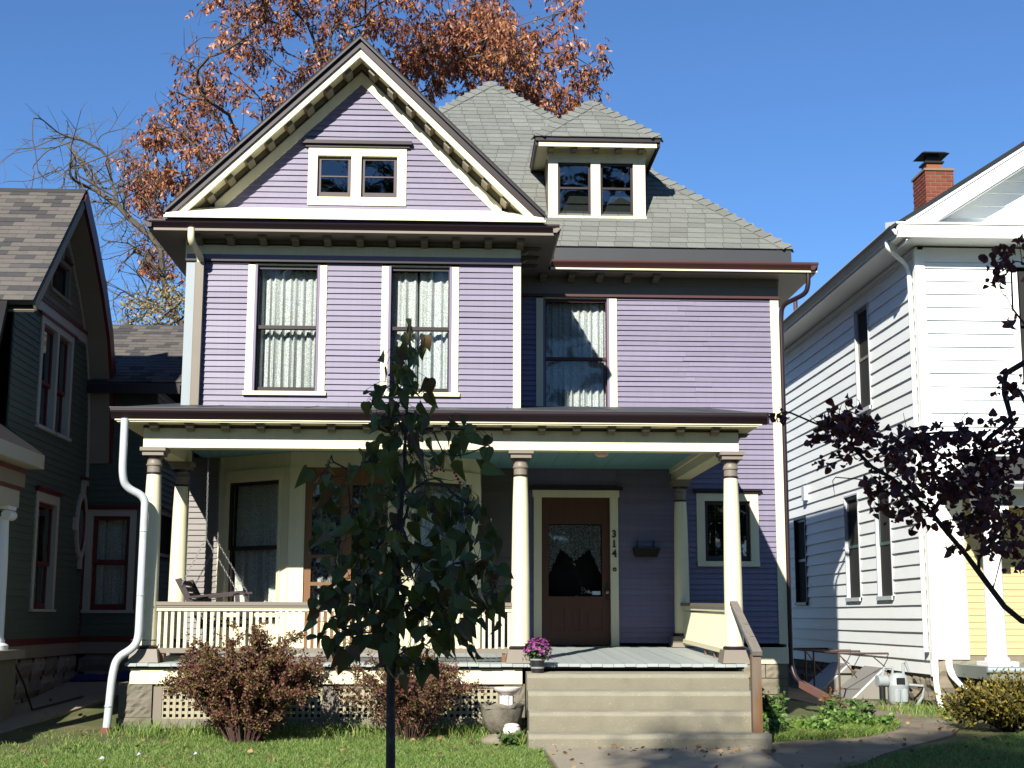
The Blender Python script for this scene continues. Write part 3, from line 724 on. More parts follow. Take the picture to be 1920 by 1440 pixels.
# columns
def column(x, y, zb, zt, back=False):
    h = zt-zb
    prof = [(.106, .18), (.105, .4), (.101, 1.0), (.090, 1.75), (.0795, h-.30)]
    o = MB().lathe((x, y, zb), prof, 28).obj('porch_column', CREAM, H, (x, y, zb), smooth=True)
    pl = MB(); pl.add([(x-.165, y-.165, zb), (x+.165, y-.165, zb), (x+.165, y+.165, zb), (x-.165, y+.165, zb),
                       (x-.14, y-.14, zb+.145), (x+.14, y-.14, zb+.145), (x+.14, y+.14, zb+.145), (x-.14, y+.14, zb+.145)],
                      [(0,3,2,1), (4,5,6,7), (0,1,5,4), (1,2,6,5), (2,3,7,6), (3,0,4,7)]); pl.obj('plinth', TAUPE, o)
    MB().lathe((x, y, zb+.145), [(.122, 0), (.130, .01), (.130, .025), (.118, .038), (.106, .04)], 28).obj('base_ring', DPUR, o, smooth=True)
    MB().lathe((x, y, zb+h-.30), [(.0795, 0), (.088, .006), (.088, .02), (.079, .026)], 28).obj('neck_ring', DPUR, o, smooth=True)
    MB().lathe((x, y, zb+h-.274), [(.078, 0), (.078, .07), (.088, .075), (.090, .09), (.082, .1), (.080, .14), (.088, .15)], 28).obj('neck', TAUPE, o, smooth=True)
    MB().lathe((x, y, zb+h-.125), [(.085, 0), (.105, .02), (.118, .035)], 28).obj('echinus', DPUR, o, smooth=True)
    cp = MB(); cp.box(x-.118, x+.118, y-.118, y+.118, zt-.09, zt-.05); cp.box(x-.128, x+.128, y-.128, y+.128, zt-.05, zt-.0405)
    cp.box(x-.142, x+.142, y-.142, y+.142, zt-.0405, zt-.001); cp.obj('capital', TAUPE, o)
    return o
FZ = lambda y: .868+(y-15.8)*.032
for x in (-3.355, .785, 3.2): column(x, YC, FZ(YC), 3.25)
bl = column(-3.33, 17.5, FZ(17.5), 3.251); column(3.16, 19.34, FZ(19.34), 3.251)
MB().lathe((-3.33, 17.5, 1.625), [(.1015, 0), (.1012, .07)], 28).obj('tape_band', M('blue_tape', (0.033, 0.22, 0.55), .5, .08), bl, smooth=True)

# floor boards, skirt, lattice, piers
nb = 55
for k in range(nb):
    x0 = -3.53+k*(6.83/nb); x1 = x0+6.83/nb-.004; j = rnd.uniform(-.003, .003); yj = rnd.uniform(-.006, .006)
    b = MB(); b.hexa([(x0, 15.78+yj, .835+j), (x1, 15.78+yj, .835+j), (x1, 19.6, .955+j), (x0, 19.6, .955+j)], [(x0, 15.78+yj, .868+j), (x1, 15.78+yj, .868+j), (x1, 19.6, .988+j), (x0, 19.6, .988+j)])
    piece(b, 'floor_board', FLOORP, H)
bx('floor_moulding', DPUR, -3.50, 3.27, 15.835, 15.88, .812, .834)
sk = MB(); sk.box(-3.49, .80, 15.85, 15.89, .645, .812); part(sk, 'skirt_board', CREAM)
bx('skirt_board', CREAM, -3.489, -3.45, 15.89, 17.8, .65, .81)
bx('skirt_board', CREAM, 3.22, 3.26, 15.89, 19.6, .65, .83)
lf = MB(); zb, zt = .17, .644; yl = 15.89
for (x0, x1) in ((-3.24, -3.14), (-1.40, -1.22), (.53, .60)): lf.box(x0, x1, yl, yl+.03, zb, zt)
for (x0, x1) in ((-3.14, -1.40), (-1.22, .53)): lf.box(x0, x1, yl+.001, yl+.029, .598, zt); lf.box(x0, x1, yl+.001, yl+.029, zb, .272)
LF = part(lf, 'lattice_frame', TAUPE)
SLAT = M('lattice_paint', (0.341, 0.308, 0.209), .55, .1, 4)
for (x0, x1) in ((-3.14, -1.40), (-1.22, .53)):
    n = int(round((x1-x0)/.0665)); m = MB()
    for k in range(n+1):
        x = x0+(x1-x0)*k/n; m.box(max(x0, x-.0165), min(x1, x+.0165), yl+.008, yl+.014, .272, .598)
    for k in range(6):
        z = .272+k*.0652; m.box(x0, x1, yl+.014, yl+.02, max(.272, z-.0155), min(.598, z+.0155))
    m.obj('lattice_panel', SLAT, LF, kind='stuff')
bx('crawl_space_dark', INNER, -3.22, .55, yl+.09, yl+.1, .1, .8)  # thin dark sheet painting the shade behind the lattice
def rough_block(name, x0, x1, y0, y1, z0, z1, mat, parent, amp=.012, nx=8, nz=10, seed=0):
    r = random.Random(seed); m = MB()
    def face(fn, na, nb):
        vs = [fn(i/na, j/nb, 0 if i in (0, na) or j in (0, nb) else r.uniform(-amp, amp)) for j in range(nb+1) for i in range(na+1)]
        m.add(vs, [(j*(na+1)+i, j*(na+1)+i+1, (j+1)*(na+1)+i+1, (j+1)*(na+1)+i) for j in range(nb) for i in range(na)])
    face(lambda a, b, e: (x0+(x1-x0)*a, y0+e, z0+(z1-z0)*b), nx, nz)
    face(lambda a, b, e: (x0+e, y1+(y0-y1)*a, z0+(z1-z0)*b), 4, nz); face(lambda a, b, e: (x1+e, y0+(y1-y0)*a, z0+(z1-z0)*b), 4, nz)
    face(lambda a, b, e: (x0+(x1-x0)*a, y0+(y1-y0)*b, z1), nx, 3)
    return m.obj(name, mat, parent)
rough_block('pier', -3.60, -3.245, 15.86, 16.2, .29, .655, CBLOCK, H, seed=1)
rough_block('pier', -3.615, -3.24, 15.85, 16.2, .05, .286, CBLOCK, H, seed=2, nz=6)
rough_block('pier', .60, .83, 15.87, 16.2, .05, .645, CBLOCK, H, seed=3)
# foundation stones right of the porch
bx('water_table', CREAM, 3.26, XR+.01, YB-.05, YB+.05, .755, .975)
fs = 0
for r_, (z0, z1) in enumerate(((.56, .752), (.34, .555), (.10, .335))):
    x = 3.3
    while x < XR:
        w_ = rnd.uniform(.3, .5); x1 = min(x+w_, XR)
        if XR-x1 < .12: x1 = XR
        rough_block('stone', x+.006, x1-.006, YB-.03, YB+.1, z0+.004, z1-.002, STONE, H, amp=.012, nx=5, nz=4, seed=40+fs); fs += 1; x = x1
st2 = MB(); st2.box(XR-.06, XR-.02, YB+.1, 30, 0, .95); part(st2, 'foundation_wall', STONE)
bx('foundation_wall', STONE, XL+.02, XL+.08, YA, 30, 0, .95)

# railings
RZ = lambda y: 0
rl = MB(); rl.box(-3.27, .70, 15.955, 16.055, 1.495, 1.535); rl.box(-3.27, .70, 15.965, 16.045, 1.47, 1.495); RAIL = part(rl, 'railing', TAUPE)
MB().box(-3.26, .69, 15.975, 16.035, 1.435, 1.47).obj('rail_moulding', CREAM, RAIL)
MB().box(-3.26, .69, 15.97, 16.04, .975, 1.03).obj('bottom_rail', TAUPE, RAIL)
bmesh_ = MB().box(-.0175, .0175, -.014, .014, 0, .41).mesh('baluster', CREAM)
nbal = 55
for k in range(nbal): link('baluster', bmesh_, RAIL, (-3.225+k*(3.885/(nbal-1)), 16.005, 1.028), rot=(0, rnd.uniform(-.004, .004), rnd.uniform(-.03, .03)))
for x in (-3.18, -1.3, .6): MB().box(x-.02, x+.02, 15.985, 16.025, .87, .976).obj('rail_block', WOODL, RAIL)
# right side railing runs back to the house
zs = lambda y: (y-16)*.012
def siderail(x, y0, y1, name='side_railing'):
    r = MB(); r.hexa([(x-.05, y0, 1.495), (x+.05, y0, 1.495), (x+.05, y1, 1.495+zs(y1)), (x-.05, y1, 1.495+zs(y1))], [(x-.05, y0, 1.535), (x+.05, y0, 1.535), (x+.05, y1, 1.535+zs(y1)), (x-.05, y1, 1.535+zs(y1))])
    o = r.obj(name, TAUPE, H)
    c = MB(); c.hexa([(x-.03, y0, 1.44), (x+.03, y0, 1.44), (x+.03, y1, 1.44+zs(y1)), (x-.03, y1, 1.44+zs(y1))], [(x-.03, y0, 1.494), (x+.03, y0, 1.494), (x+.03, y1, 1.494+zs(y1)), (x-.03, y1, 1.494+zs(y1))]); c.obj('rail_moulding', CREAM, o)
    b = MB(); b.hexa([(x-.035, y0, .965), (x+.035, y0, .965), (x+.035, y1, .965+zs(y1)*2), (x-.035, y1, .965+zs(y1)*2)], [(x-.035, y0, 1.02), (x+.035, y0, 1.02), (x+.035, y1, 1.02+zs(y1)*2), (x-.035, y1, 1.02+zs(y1)*2)]); b.obj('bottom_rail', CREAM, o)
    q = MB(); n = int((y1-y0)/.0705)
    for k in range(n):
        y = y0+.05+k*(y1-y0-.1)/(n-1); q.box(x-.014, x+.014, y-.0175, y+.0175, 1.01, 1.45)
    q.obj('balusters', CREAM, o, kind='stuff')
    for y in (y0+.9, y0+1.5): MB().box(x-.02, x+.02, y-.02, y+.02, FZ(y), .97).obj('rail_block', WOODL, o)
siderail(3.17, 16.12, 19.24); siderail(-3.36, 16.12, 17.4)

# downspouts
def pipe(name, pts, r, mat, parent, n=12, sub=6):
    P = [Vector(p) for p in pts]; out = [P[0]]
    for i in range(1, len(P)-1):
        a, b, c = P[i-1], P[i], P[i+1]; q = min(.45, .11/max(.01, (b-a).length)); s = min(.45, .11/max(.01, (c-b).length))
        p0 = b+(a-b)*q; p2 = b+(c-b)*s
        for k in range(sub+1): t = k/sub; out.append(p0*(1-t)**2 + b*2*t*(1-t) + p2*t*t)
    out.append(P[-1])
    return MB().tube(out, r, n).obj(name, mat, parent, smooth=True)
d1 = pipe('downspout', [(-3.31, YA-.44, 6.21), (-3.31, YA-.44, 6.04), (-3.245, YA-.075, 5.93), (-3.245, YA-.075, 5.7)], .045, CREAM, H)
MB().box(-3.30, -3.195, YA-.125, YA-.035, 4.0, 5.85).obj('lower_pipe', TAUPE, d1)
d2 = pipe('downspout', [(-3.63, 15.655, 3.54), (-3.63, 15.655, 2.93), (-3.60, 15.70, 2.78), (-3.39, 15.76, 2.68), (-3.39, 15.76, 2.5), (-3.395, 15.76, 1.13), (-3.44, 15.72, 1.03), (-3.60, 15.68, .93), (-3.635, 15.66, .75), (-3.665, 15.64, .17)], .043, WHITEG, H)
for (x, y, z) in ((-3.39, 15.76, 2.3), (-3.392, 15.76, 1.6), (-3.655, 15.645, .42)): MB().lathe((x, y, z), [(.0445, -.008), (.0475, 0), (.0445, .008)], 14).obj('pipe_joint', GALV, d2, smooth=True)
st = MB(); st.tube([(-3.47, 15.74, 1.12), (-3.30, 15.84, 1.115), (-3.24, 15.93, 1.115)], .006, 6); st.obj('strap', GALVPIPE, d2)
MB().lathe((-3.668, 15.64, .13), [(.075, 0), (.06, .06), (.052, .07)], 14).obj('drain_collar', M('rust_stain', (.12, .05, .035), .9, .3, 12), d2, smooth=True)
d3 = pipe('downspout', [(XR+.36, YB-.40, 6.22), (XR+.36, YB-.40, 6.03), (XR+.33, YB-.36, 5.90), (XR+.06, YB-.05, 5.80), (XR+.045, YB-.02, 5.6), (XR+.045, YB-.02, .75), (XR+.08, YB-.1, .55), (XR+.62, YB-.75, .13)], .034, DPUR, H)
MB().hexa([(XR+.10, YB-.2, .44), (XR+.18, YB-.14, .44), (XR+.18, YB-.14, .53), (XR+.10, YB-.2, .53)], [(XR+.60, YB-.86, .12), (XR+.68, YB-.80, .12), (XR+.68, YB-.80, .21), (XR+.60, YB-.86, .21)]).obj('drain_spout', M('brown_spout', (.12, .06, .05), .5, .15), d3)

# ================================================================== concrete steps and wooden handrail
S = thing('concrete_steps', 'broad worn concrete steps rising to the porch floor before the oak door', 'steps', (2.05, 15.2, .05))
CONCN = M('lit_nosing_concrete', (.232, .214, .158), .9, .16, 5, .35, 90, fleck=(75, (.38, .35, .275), .69))  # lighter colour paints the light that rounded nosings and treads catch
def step(x0, x1, y0, y1, z0, z1, seed):
    """one cast step with a rounded, chipped nosing"""
    r = random.Random(seed); n = 28; m = MB(); rows = []
    prof = [(0, z0), (0, z1-.048), (.005, z1-.030), (.016, z1-.014), (.034, z1-.004), (.06, z1), (y1-y0, z1+.012)]
    for i in range(n+1):
        x = x0+(x1-x0)*i/n; row = []
        for k, (dy, z) in enumerate(prof):
            e = r.uniform(-.004, .004) if 1 <= k <= 5 else 0
            chip = r.uniform(.004, .016) if 1 < k < 6 and r.random() < .07 else 0
            row.append((x, y0+dy+e*.7+chip*.6, z+e*.5-chip))
        rows.append(row)
    k = len(prof); vs = [p for row in rows for p in row]
    m.add(vs, [(i*k+j, (i+1)*k+j, (i+1)*k+j+1, i*k+j+1) for i in range(n) for j in range(k-1)])
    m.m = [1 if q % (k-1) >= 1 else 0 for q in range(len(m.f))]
    for row in (rows[0], rows[-1]): m.add([*row, (row[0][0], y1, z0)], [tuple(range(k+1))])
    m.box(x0+.002, x1-.002, y0+.1, y1, z0-.3, z1-.01)
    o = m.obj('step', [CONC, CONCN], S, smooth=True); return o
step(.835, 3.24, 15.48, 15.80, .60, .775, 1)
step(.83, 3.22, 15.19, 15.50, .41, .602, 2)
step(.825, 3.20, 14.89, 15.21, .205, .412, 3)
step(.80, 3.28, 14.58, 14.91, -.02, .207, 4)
pt = MB(); r_ = random.Random(9)
for (x, w_) in ((1.13, .17), (1.46, .2), (1.75, .14), (2.06, .15), (2.5, .19)):
    pt.hexa([(x, 14.574, .052), (x+w_, 14.574, .05), (x+w_, 14.585, .05), (x, 14.585, .052)], [(x+.01, 14.574, .078), (x+w_-.02, 14.574, .074), (x+w_-.02, 14.585, .074), (x+.01, 14.585, .078)])
pt.obj('mortar_patch', M('dark_mortar_patch', (.17, .145, .12), .95, .2, 8), S)
HR = thing('wooden_handrail', 'weathered grey plank handrail on a post at the right edge of the steps', 'handrail', (3.16, 14.75, .2))
MB().prismz([(3.115, 14.70), (3.215, 14.70), (3.215, 14.79), (3.115, 14.79)], .2, 1.0).obj('post', WOODG, HR)
hr = MB(); A, B = Vector((3.17, 14.66, 1.03)), Vector((3.17, 15.83, 1.56)); dv = (B-A).normalized(); up = Vector((0, -dv.z, dv.y))
a = [A+Vector((-.05, 0, 0)), A+Vector((.05, 0, 0))]; b = [B+Vector((-.045, 0, 0)), B+Vector((.04, 0, 0))]
hr.hexa([a[0]-up*.045, a[1]-up*.045, b[1]-up*.045, b[0]-up*.045], [a[0]+up*.0, a[1]+up*.0, b[1]+up*.0, b[0]+up*.0]); hr.obj('rail_plank', WOODR, HR)
for t in (.28, .52): p = A+(B-A)*t+up*.001; MB().box(p.x+.0, p.x+.05, p.y-.004, p.y+.004, p.z+.0, p.z+.003).obj('nail_head', GALVPIPE, HR)

# ================================================================== things on and by the porch
# swing bench on chains, facing along the porch
SW = thing('porch_swing', 'dark slatted wooden porch swing hanging on chains behind the left railing', 'porch swing', (-2.62, 16.72, 1.30))
SWM = M('dark_swing_paint', (0.0385, 0.0264, 0.0286), .5, .2, 6); sw = lambda mb, n: mb.obj(n, SWM, SW)
ya, yb = 16.30, 17.02
for k in range(6):
    x = -2.80+.085*k; MB().hexa([(x, ya, 1.285+.012*k), (x+.065, ya, 1.295+.012*k), (x+.065, yb, 1.295+.012*k), (x, yb, 1.285+.012*k)], [(x, ya, 1.305+.012*k), (x+.065, ya, 1.315+.012*k), (x+.065, yb, 1.315+.012*k), (x, yb, 1.305+.012*k)]).obj('seat_slat', SWM, SW)
for k in range(6):
    z = 1.36+.073*k; x = -2.80-.055*k*.95
    MB().hexa([(x, ya, z), (x+.02, ya, z+.006), (x+.02, yb, z+.006), (x, yb, z)], [(x-.036, ya, z+.05), (x-.016, ya, z+.056), (x-.016, yb, z+.056), (x-.036, yb, z+.05)]).obj('back_slat', SWM, SW)
for y in (ya-.02, yb+.0):
    MB().hexa([(-2.82, y, 1.24), (-2.76, y, 1.26), (-2.76, y+.03, 1.26), (-2.82, y+.03, 1.24)], [(-3.13, y, 1.79), (-3.06, y, 1.805), (-3.06, y+.03, 1.805), (-3.13, y+.03, 1.79)]).obj('back_post', SWM, SW)
    MB().hexa([(-2.96, y-.02, 1.575), (-2.36, y-.02, 1.64), (-2.36, y+.05, 1.64), (-2.96, y+.05, 1.575)], [(-2.96, y-.02, 1.60), (-2.36, y-.02, 1.665), (-2.36, y+.05, 1.665), (-2.96, y+.05, 1.60)]).obj('arm', SWM, SW)
    MB().hexa([(-2.42, y, 1.33), (-2.37, y, 1.33), (-2.37, y+.03, 1.33), (-2.42, y+.03, 1.33)], [(-2.45, y, 1.642), (-2.40, y, 1.642), (-2.40, y+.03, 1.642), (-2.45, y+.03, 1.642)]).obj('arm_post', SWM, SW)
    MB().box(-2.82, -2.30, y, y+.03, 1.255, 1.29).obj('seat_rail', SWM, SW)
def chain(p, q):
    p, q = Vector(p), Vector(q); n = max(4, int((q-p).length/.034)); m = MB(); d = (q-p)/n; a = d.orthogonal().normalized(); b = d.cross(a).normalized()
    for k in range(n):
        c = p+d*(k+.5); s = (a, b)[k % 2]; e = d*.62; w = s*.008
        m.tube([c-e, c-e*.5+w, c+e*.5+w, c+e, c+e*.5-w, c-e*.5-w, c-e], .0026, 4)
    return m.obj('chain', M('chain_steel', (.22, .22, .22), .4, .1, metal=.8) if 'chain_steel' not in MATS else MATS['chain_steel'], SW)
top = 3.42
for y in (ya-.04, yb+.05):
    chain((-2.79, y, 2.25), (-2.80, y, top)); chain((-2.79, y, 2.25), (-3.05, y, 1.72)); chain((-2.79, y, 2.25), (-2.42, y, 1.66))

# wall basket on two hooks
WB = thing('wall_basket', 'dark wall planter basket hung on two hooks right of the oak door', 'planter', (2.70, YB-.05, 2.2))
b = MB(); b.hexa([(2.55, 19.44, 2.205), (2.85, 19.44, 2.205), (2.85, 19.57, 2.205), (2.55, 19.57, 2.205)], [(2.52, 19.40, 2.31), (2.88, 19.40, 2.31), (2.88, 19.57, 2.31), (2.52, 19.57, 2.31)])
b.obj('basket', M('dark_wicker', (.012, .009, .008), .9, .3, 25), WB)
MB().box(2.515, 2.885, 19.395, 19.575, 2.31, 2.325).obj('rim', BLACKM, WB)
for x in (2.585, 2.81): MB().tube([(x, 19.56, 2.31), (x, 19.56, 2.42), (x, 19.53, 2.43), (x, 19.52, 2.41)], .008, 6).obj('hook', BLACKM, WB)

# pot of chrysanthemums on the top step
MP = thing('potted_chrysanthemum', 'purple chrysanthemum in a small dark striped tub on the top step', 'potted plant', (.955, 15.62, .775))
pp = MB(); pp.lathe((.955, 15.62, .777), [(.066, 0), (.070, .045), (.073, .06), (.078, .135), (.083, .14), (.083, .155), (.07, .155), (.065, .13), (.001, .13)], 24)
pp.obj('pot', M('dark_pot', (0.0154, 0.0154, 0.0176), .5, .15), MP, smooth=True)
MB().lathe((.955, 15.62, .825), [(.0735, 0), (.0755, .018)], 24).obj('pot_band', M('grey_band', (.25, .25, .25), .5, .1), MP, smooth=True)
MB().lathe((.955, 15.62, .912), [(.0835, 0), (.0845, .016)], 24).obj('pot_band', MATS['grey_band'], MP, smooth=True)
# ================================================================== white house on the right
WX, WY = 6.9, 20.15
WH = thing('white_house', 'white sided house with brick chimney and yellow porch wall, right of the purple house', 'house', (9.5, 25, .1))
FWw = WEST(WX); FWf = FRONT(WY)
def wp(mb, name, mat, parent=WH, **k): return mb.obj(name, mat, parent, **k)
wp(MB().box(WX+.03, 13, WY+.5, 34, .3, 6.85).box(WX+.52, 13, WY+.03, WY+.5, .3, 6.85), 'inner_wall', INNER)
wins = [(22.62, 23.36, 4.83, 6.55), (23.60, 24.40, 1.72, 3.45), (21.86, 22.60, 1.72, 3.38), (27.2, 28.05, 1.68, 3.3), (28.6, 29.3, 4.83, 6.5)]
siding(WH, FWw, .1985, .58, 6.78, WY+.06, 33.5, [(a-.02, b+.02, c-.045, d+.02) for a, b, c, d in wins], WHITES, d=.026, jit=.001, key=('white', 'side'))
OLDW = M('old_grey_sash', (0.198, 0.1925, 0.1705), .6, .25, 6, streak=.3)
TEALS = M('teal_sash_paint', (0.066, 0.11, 0.11), .5, .15)
for i, (a, b, c, d) in enumerate(wins):
    far = i == 3
    window(WH, FWw, a, b, c, d, casing=WHITEG if not far else SASH, cl=.03, cr=.03, ct=.03, cb=.06, zm=(c+d)/2, sash=(OLDW if i in (0, 4) else TEALS if not far else SASH), st=.05, proud=.035, depth=.09, recess=.02, curt=CURTG, curt_kw=dict(folds=4, seed=30+i, amp=.012), sillout=.0)
wp(MB(FWw).box(WY-.0, WY+.07, -.045, .03, .56, 6.8), 'corner_board', WHITE)
wp(MB(FWf).box(WX-.045, WX+.10, -.045, .0, .80, 6.8), 'corner_board', WHITE)
siding(WH, FWf, .1985, 3.55, 6.62, WX+.1, 13, [(8.33, 9.32, 4.71, 6.64)], WHITES, d=.026, key=('white', 'front'))
window(WH, FWf, 8.40, 9.25, 4.78, 6.56, casing=WHITE, cl=.09, cr=.09, ct=.09, cb=.08, zm=5.65, sash=WHITE, curt=CURT, curt_kw=dict(folds=8, seed=50))
wp(MB(FWf).box(WX+.1, 13, -.02, .02, 6.62, 6.84), 'frieze', WHITE)
wp(MB(FWw).box(WY, 33.5, -.02, .02, 6.78, 6.85), 'frieze', WHITE)
# lower front: flat white end wall, yellow porch wall
wp(MB(FWf).box(WX+.0, 7.40, -.028, .04, .80, 3.55), 'end_wall', WHITE)
siding(WH, FWf, .093, .86, 3.1, 7.40, 13, [], YELS, d=.014, name='yellow_clapboard', key=('white', 'yellow'))
# eaves
SOFF = M('white_vinyl_soffit', (.74, .75, .72), .5, .03, 2, wave=('Y', 4.0))
SOFFX = M('white_vinyl_soffit_front', (.74, .75, .72), .5, .03, 2, wave=('X', 1.6))
wp(MB().box(WX-.42, WX, WY-.48, 33.5, 6.865, 6.875), 'soffit', SOFF)
wp(MB().box(WX, 14, WY-.48, WY, 6.866, 6.876), 'soffit', SOFFX)
g = gutter('gutter', WHITEG, (WX-.42, WY-.5, 6.90), (WX-.42, 33.5, 6.90), (-1, 0), h=.14, w=.12).obj('gutter', WHITEG, WH)
wp(MB().box(WX-.44, WX-.42, WY-.5, 33.5, 6.86, 7.06), 'fascia', WHITE)
wp(MB().box(WX-.43, 14, WY-.51, WY-.48, 6.865, 7.06), 'fascia', WHITE)
wp(MB().prismx([(WY-.53, 7.06), (WY-.53, 7.09), (WY+.0, 7.22), (WY+.0, 7.06)], WX-.45, 14), 'pent_roof', WHITE)
sl = .645; rx, rz = WX-.30, 7.16; ridge = 10.6
rt = rz+sl*(ridge-rx)
def wr(z0, z1, y0, y1, name, mat, lo=0):
    m = MB(); m.prismy([(rx+lo, rz+z1+sl*lo), (ridge, rt+z1), (2*ridge-rx-lo, rz+z1+sl*lo), (2*ridge-rx-lo, rz+z0+sl*lo), (ridge, rt+z0), (rx+lo, rz+z0+sl*lo)], y0, y1); return wp(m, name, mat)
wr(-.03, .02, WY-.52, 33.6, 'roof', ROOFE, -.25)
wr(-.10, -.03, WY-.49, WY-.44, 'rake_moulding', WHITE)
wr(-.34, -.10, WY-.47, WY-.43, 'rake_board', WHITE)
wr(-.36, -.33, WY-.43, WY+.05, 'rake_soffit', WHITE)
siding(WH, FWf, .1985, 7.1, 8.9, lambda z: min(ridge, rx+(z-rz+.36)/sl), lambda z: max(ridge, 2*ridge-rx-(z-rz+.36)/sl), [], WHITES, d=.026, key=('white', 'gable'))
wp(MB().prismy([(WX, 6.9), (14, 6.9), (ridge, rt)], WY+.05, WY+.08), 'gable_wall', WHITE)
# downspouts
SQ = WHITEG
def sq(name, pts, w, mat, parent):
    o = MB().tube(pts, w*.7, 4).obj(name, mat, parent); return o
pipe('downspout', [(WX-.47, WY-.12, 6.92), (WX-.47, WY-.12, 6.78), (WX-.10, WY+.16, 6.62), (WX-.07, WY+.14, 6.4), (WX-.07, WY+.14, .9)], .036, WHITE, WH)
pipe('downspout', [(WX-.02, WY-.08, 6.5), (WX-.02, WY-.08, .42), (WX+.0, WY-.2, .12)], .042, WHITE, WH)
pipe('downspout', [(7.07, WY-.10, 3.3), (7.07, WY-.10, .62), (7.36, WY-.5, .20)], .05, WHITE, WH)
# porch: deck, column, roof
wp(MB().box(7.12, 13, 18.7, WY, .57, .74), 'porch_deck', M('grey_green_deck', (0.176, 0.198, 0.1705), .6, .1))
wp(MB().tube([(7.10, 18.69, .70), (13, 18.69, .66)], .035, 8), 'deck_pipe', GALV)
def wcol(x, y):
    o = MB().lathe((x, y, .80), [(.165, .0), (.165, .04), (.135, .06), (.13, .5), (.118, 2.0)], 24).obj('porch_column', WHITE, WH, (x, y, .8), smooth=True)
    MB().box(x-.21, x+.21, y-.21, y+.21, .742, .80).obj('plinth', WHITE, o); MB().box(x-.19, x+.19, y-.19, y+.19, 2.8, 2.9).obj('capital', WHITE, o)
wcol(7.42, 19.15); wcol(10.2, 19.15)
wp(MB().box(7.2, 13, 19.0, 19.3, 2.9, 3.18), 'porch_beam', WHITE)
pr2 = MB(); pr2.add([(7.02, 18.7, 3.20), (13, 18.7, 3.20), (13, WY, 3.72), (7.6, WY, 3.72), (7.02, WY, 3.20)], [(0,1,2,3), (0,3,4)]); wp(pr2, 'porch_roof', ROOFE)
gutter('gutter', WHITEG, (7.02, 18.7, 3.10), (13, 18.7, 3.10), (0, -1)).obj('porch_gutter', WHITEG, WH)
wp(MB().box(7.02, 13, 18.7, WY, 3.185, 3.196), 'porch_soffit', WHITE)
# foundation stones
fs = 100
for (z0, z1) in ((.36, .565), (.14, .355), (-.06, .135)):
    y = WY
    while y < 30:
        y1 = min(30, y+rnd.uniform(.4, .75))
        m = MB(FWw); r = random.Random(fs); nx, nz = 5, 3
        vs = [(y+.006+(y1-y-.012)*i/nx, .03 if i in (0, nx) or j in (0, nz) else r.uniform(-.035, .01), z0+.005+(z1-z0-.01)*j/nz) for j in range(nz+1) for i in range(nx+1)]
        m.add(vs, [(j*(nx+1)+i, j*(nx+1)+i+1, (j+1)*(nx+1)+i+1, (j+1)*(nx+1)+i) for j in range(nz) for i in range(nx)])
        piece(m, 'stone', STONE, WH); fs += 1; y = y1
for (z0, z1) in ((.56, .79), (.33, .555), (.10, .325), (-.08, .095)):
    x = WX-.0
    while x < 9.2:
        x1 = x+rnd.uniform(.35, .6); m = MB(FRONT(18.74 if x > 7.15 and z1 < .57 else WY-.03)); r = random.Random(fs); nx, nz = 5, 3
        vs = [(x+.006+(x1-x-.012)*i/nx, .03 if i in (0, nx) or j in (0, nz) else r.uniform(-.03, .01), z0+.005+(z1-z0-.01)*j/nz) for j in range(nz+1) for i in range(nx+1)]
        m.add(vs, [(j*(nx+1)+i, j*(nx+1)+i+1, (j+1)*(nx+1)+i+1, (j+1)*(nx+1)+i) for j in range(nz) for i in range(nx)])
        piece(m, 'stone', STONE, WH); fs += 1; x = x1
wp(MB().box(WX+.02, WX+.04, WY, 33.5, -.3, .6).box(WX+.02, 13, WY, WY+.02, -.3, .85), 'foundation_wall', STONE)
# chimney with bricks
CH = wp(MB().box(9.158, 9.702, 26.008, 26.742, 8.6, 9.985), 'chimney', MORTAR)
BRM = MB().box(0, .196, 0, .09, 0, .058).mesh('brick', BRICK)
for r_ in range(17):
    z = 8.70+r_*.0755; off = .1 if r_ % 2 else 0
    x = 9.15-off
    while x < 9.70:
        a, b = max(x, 9.15), min(x+.196, 9.71)
        if b-a > .03: link('brick', BRM, CH, (a, 26.0, z), scale=((b-a)/.196, 1, 1))
        x += .207
    y = 26.10-off
    while y < 26.74:
        a, b = max(y, 26.1), min(y+.196, 26.75)
        if b-a > .03: link('brick', BRM, CH, (9.24, a, z), rot=(0, 0, R(90)), scale=((b-a)/.196, 1, 1))
        y += .207
MB().box(9.13, 9.73, 25.98, 26.77, 9.985, 10.03).obj('chimney_cap', MORTAR, CH)
MB().box(9.26, 9.56, 26.2, 26.5, 10.03, 10.20).obj('flue', M('terracotta_flue', (0.242, 0.0825, 0.033), .8, .1), CH)
MB().box(9.22, 9.60, 26.16, 26.54, 10.20, 10.235).hexa([(9.12, 26.05, 10.36), (9.68, 26.05, 10.36), (9.68, 26.6, 10.36), (9.12, 26.6, 10.36)], [(9.2, 26.15, 10.42), (9.6, 26.15, 10.42), (9.6, 26.5, 10.42), (9.2, 26.5, 10.42)]).box(9.3, 9.52, 26.22, 26.46, 10.235, 10.36).obj('chimney_cowl', BLACKM, CH)
wp(MB().tube([(7.1, 28.3, 7.3), (7.1, 28.3, 7.95)], .045, 8), 'vent_pipe', GALVPIPE)
wp(MB(FWw).box(26.9, 27.1, -.1, .0, 3.62, 3.9), 'dryer_vent', WHITEG)

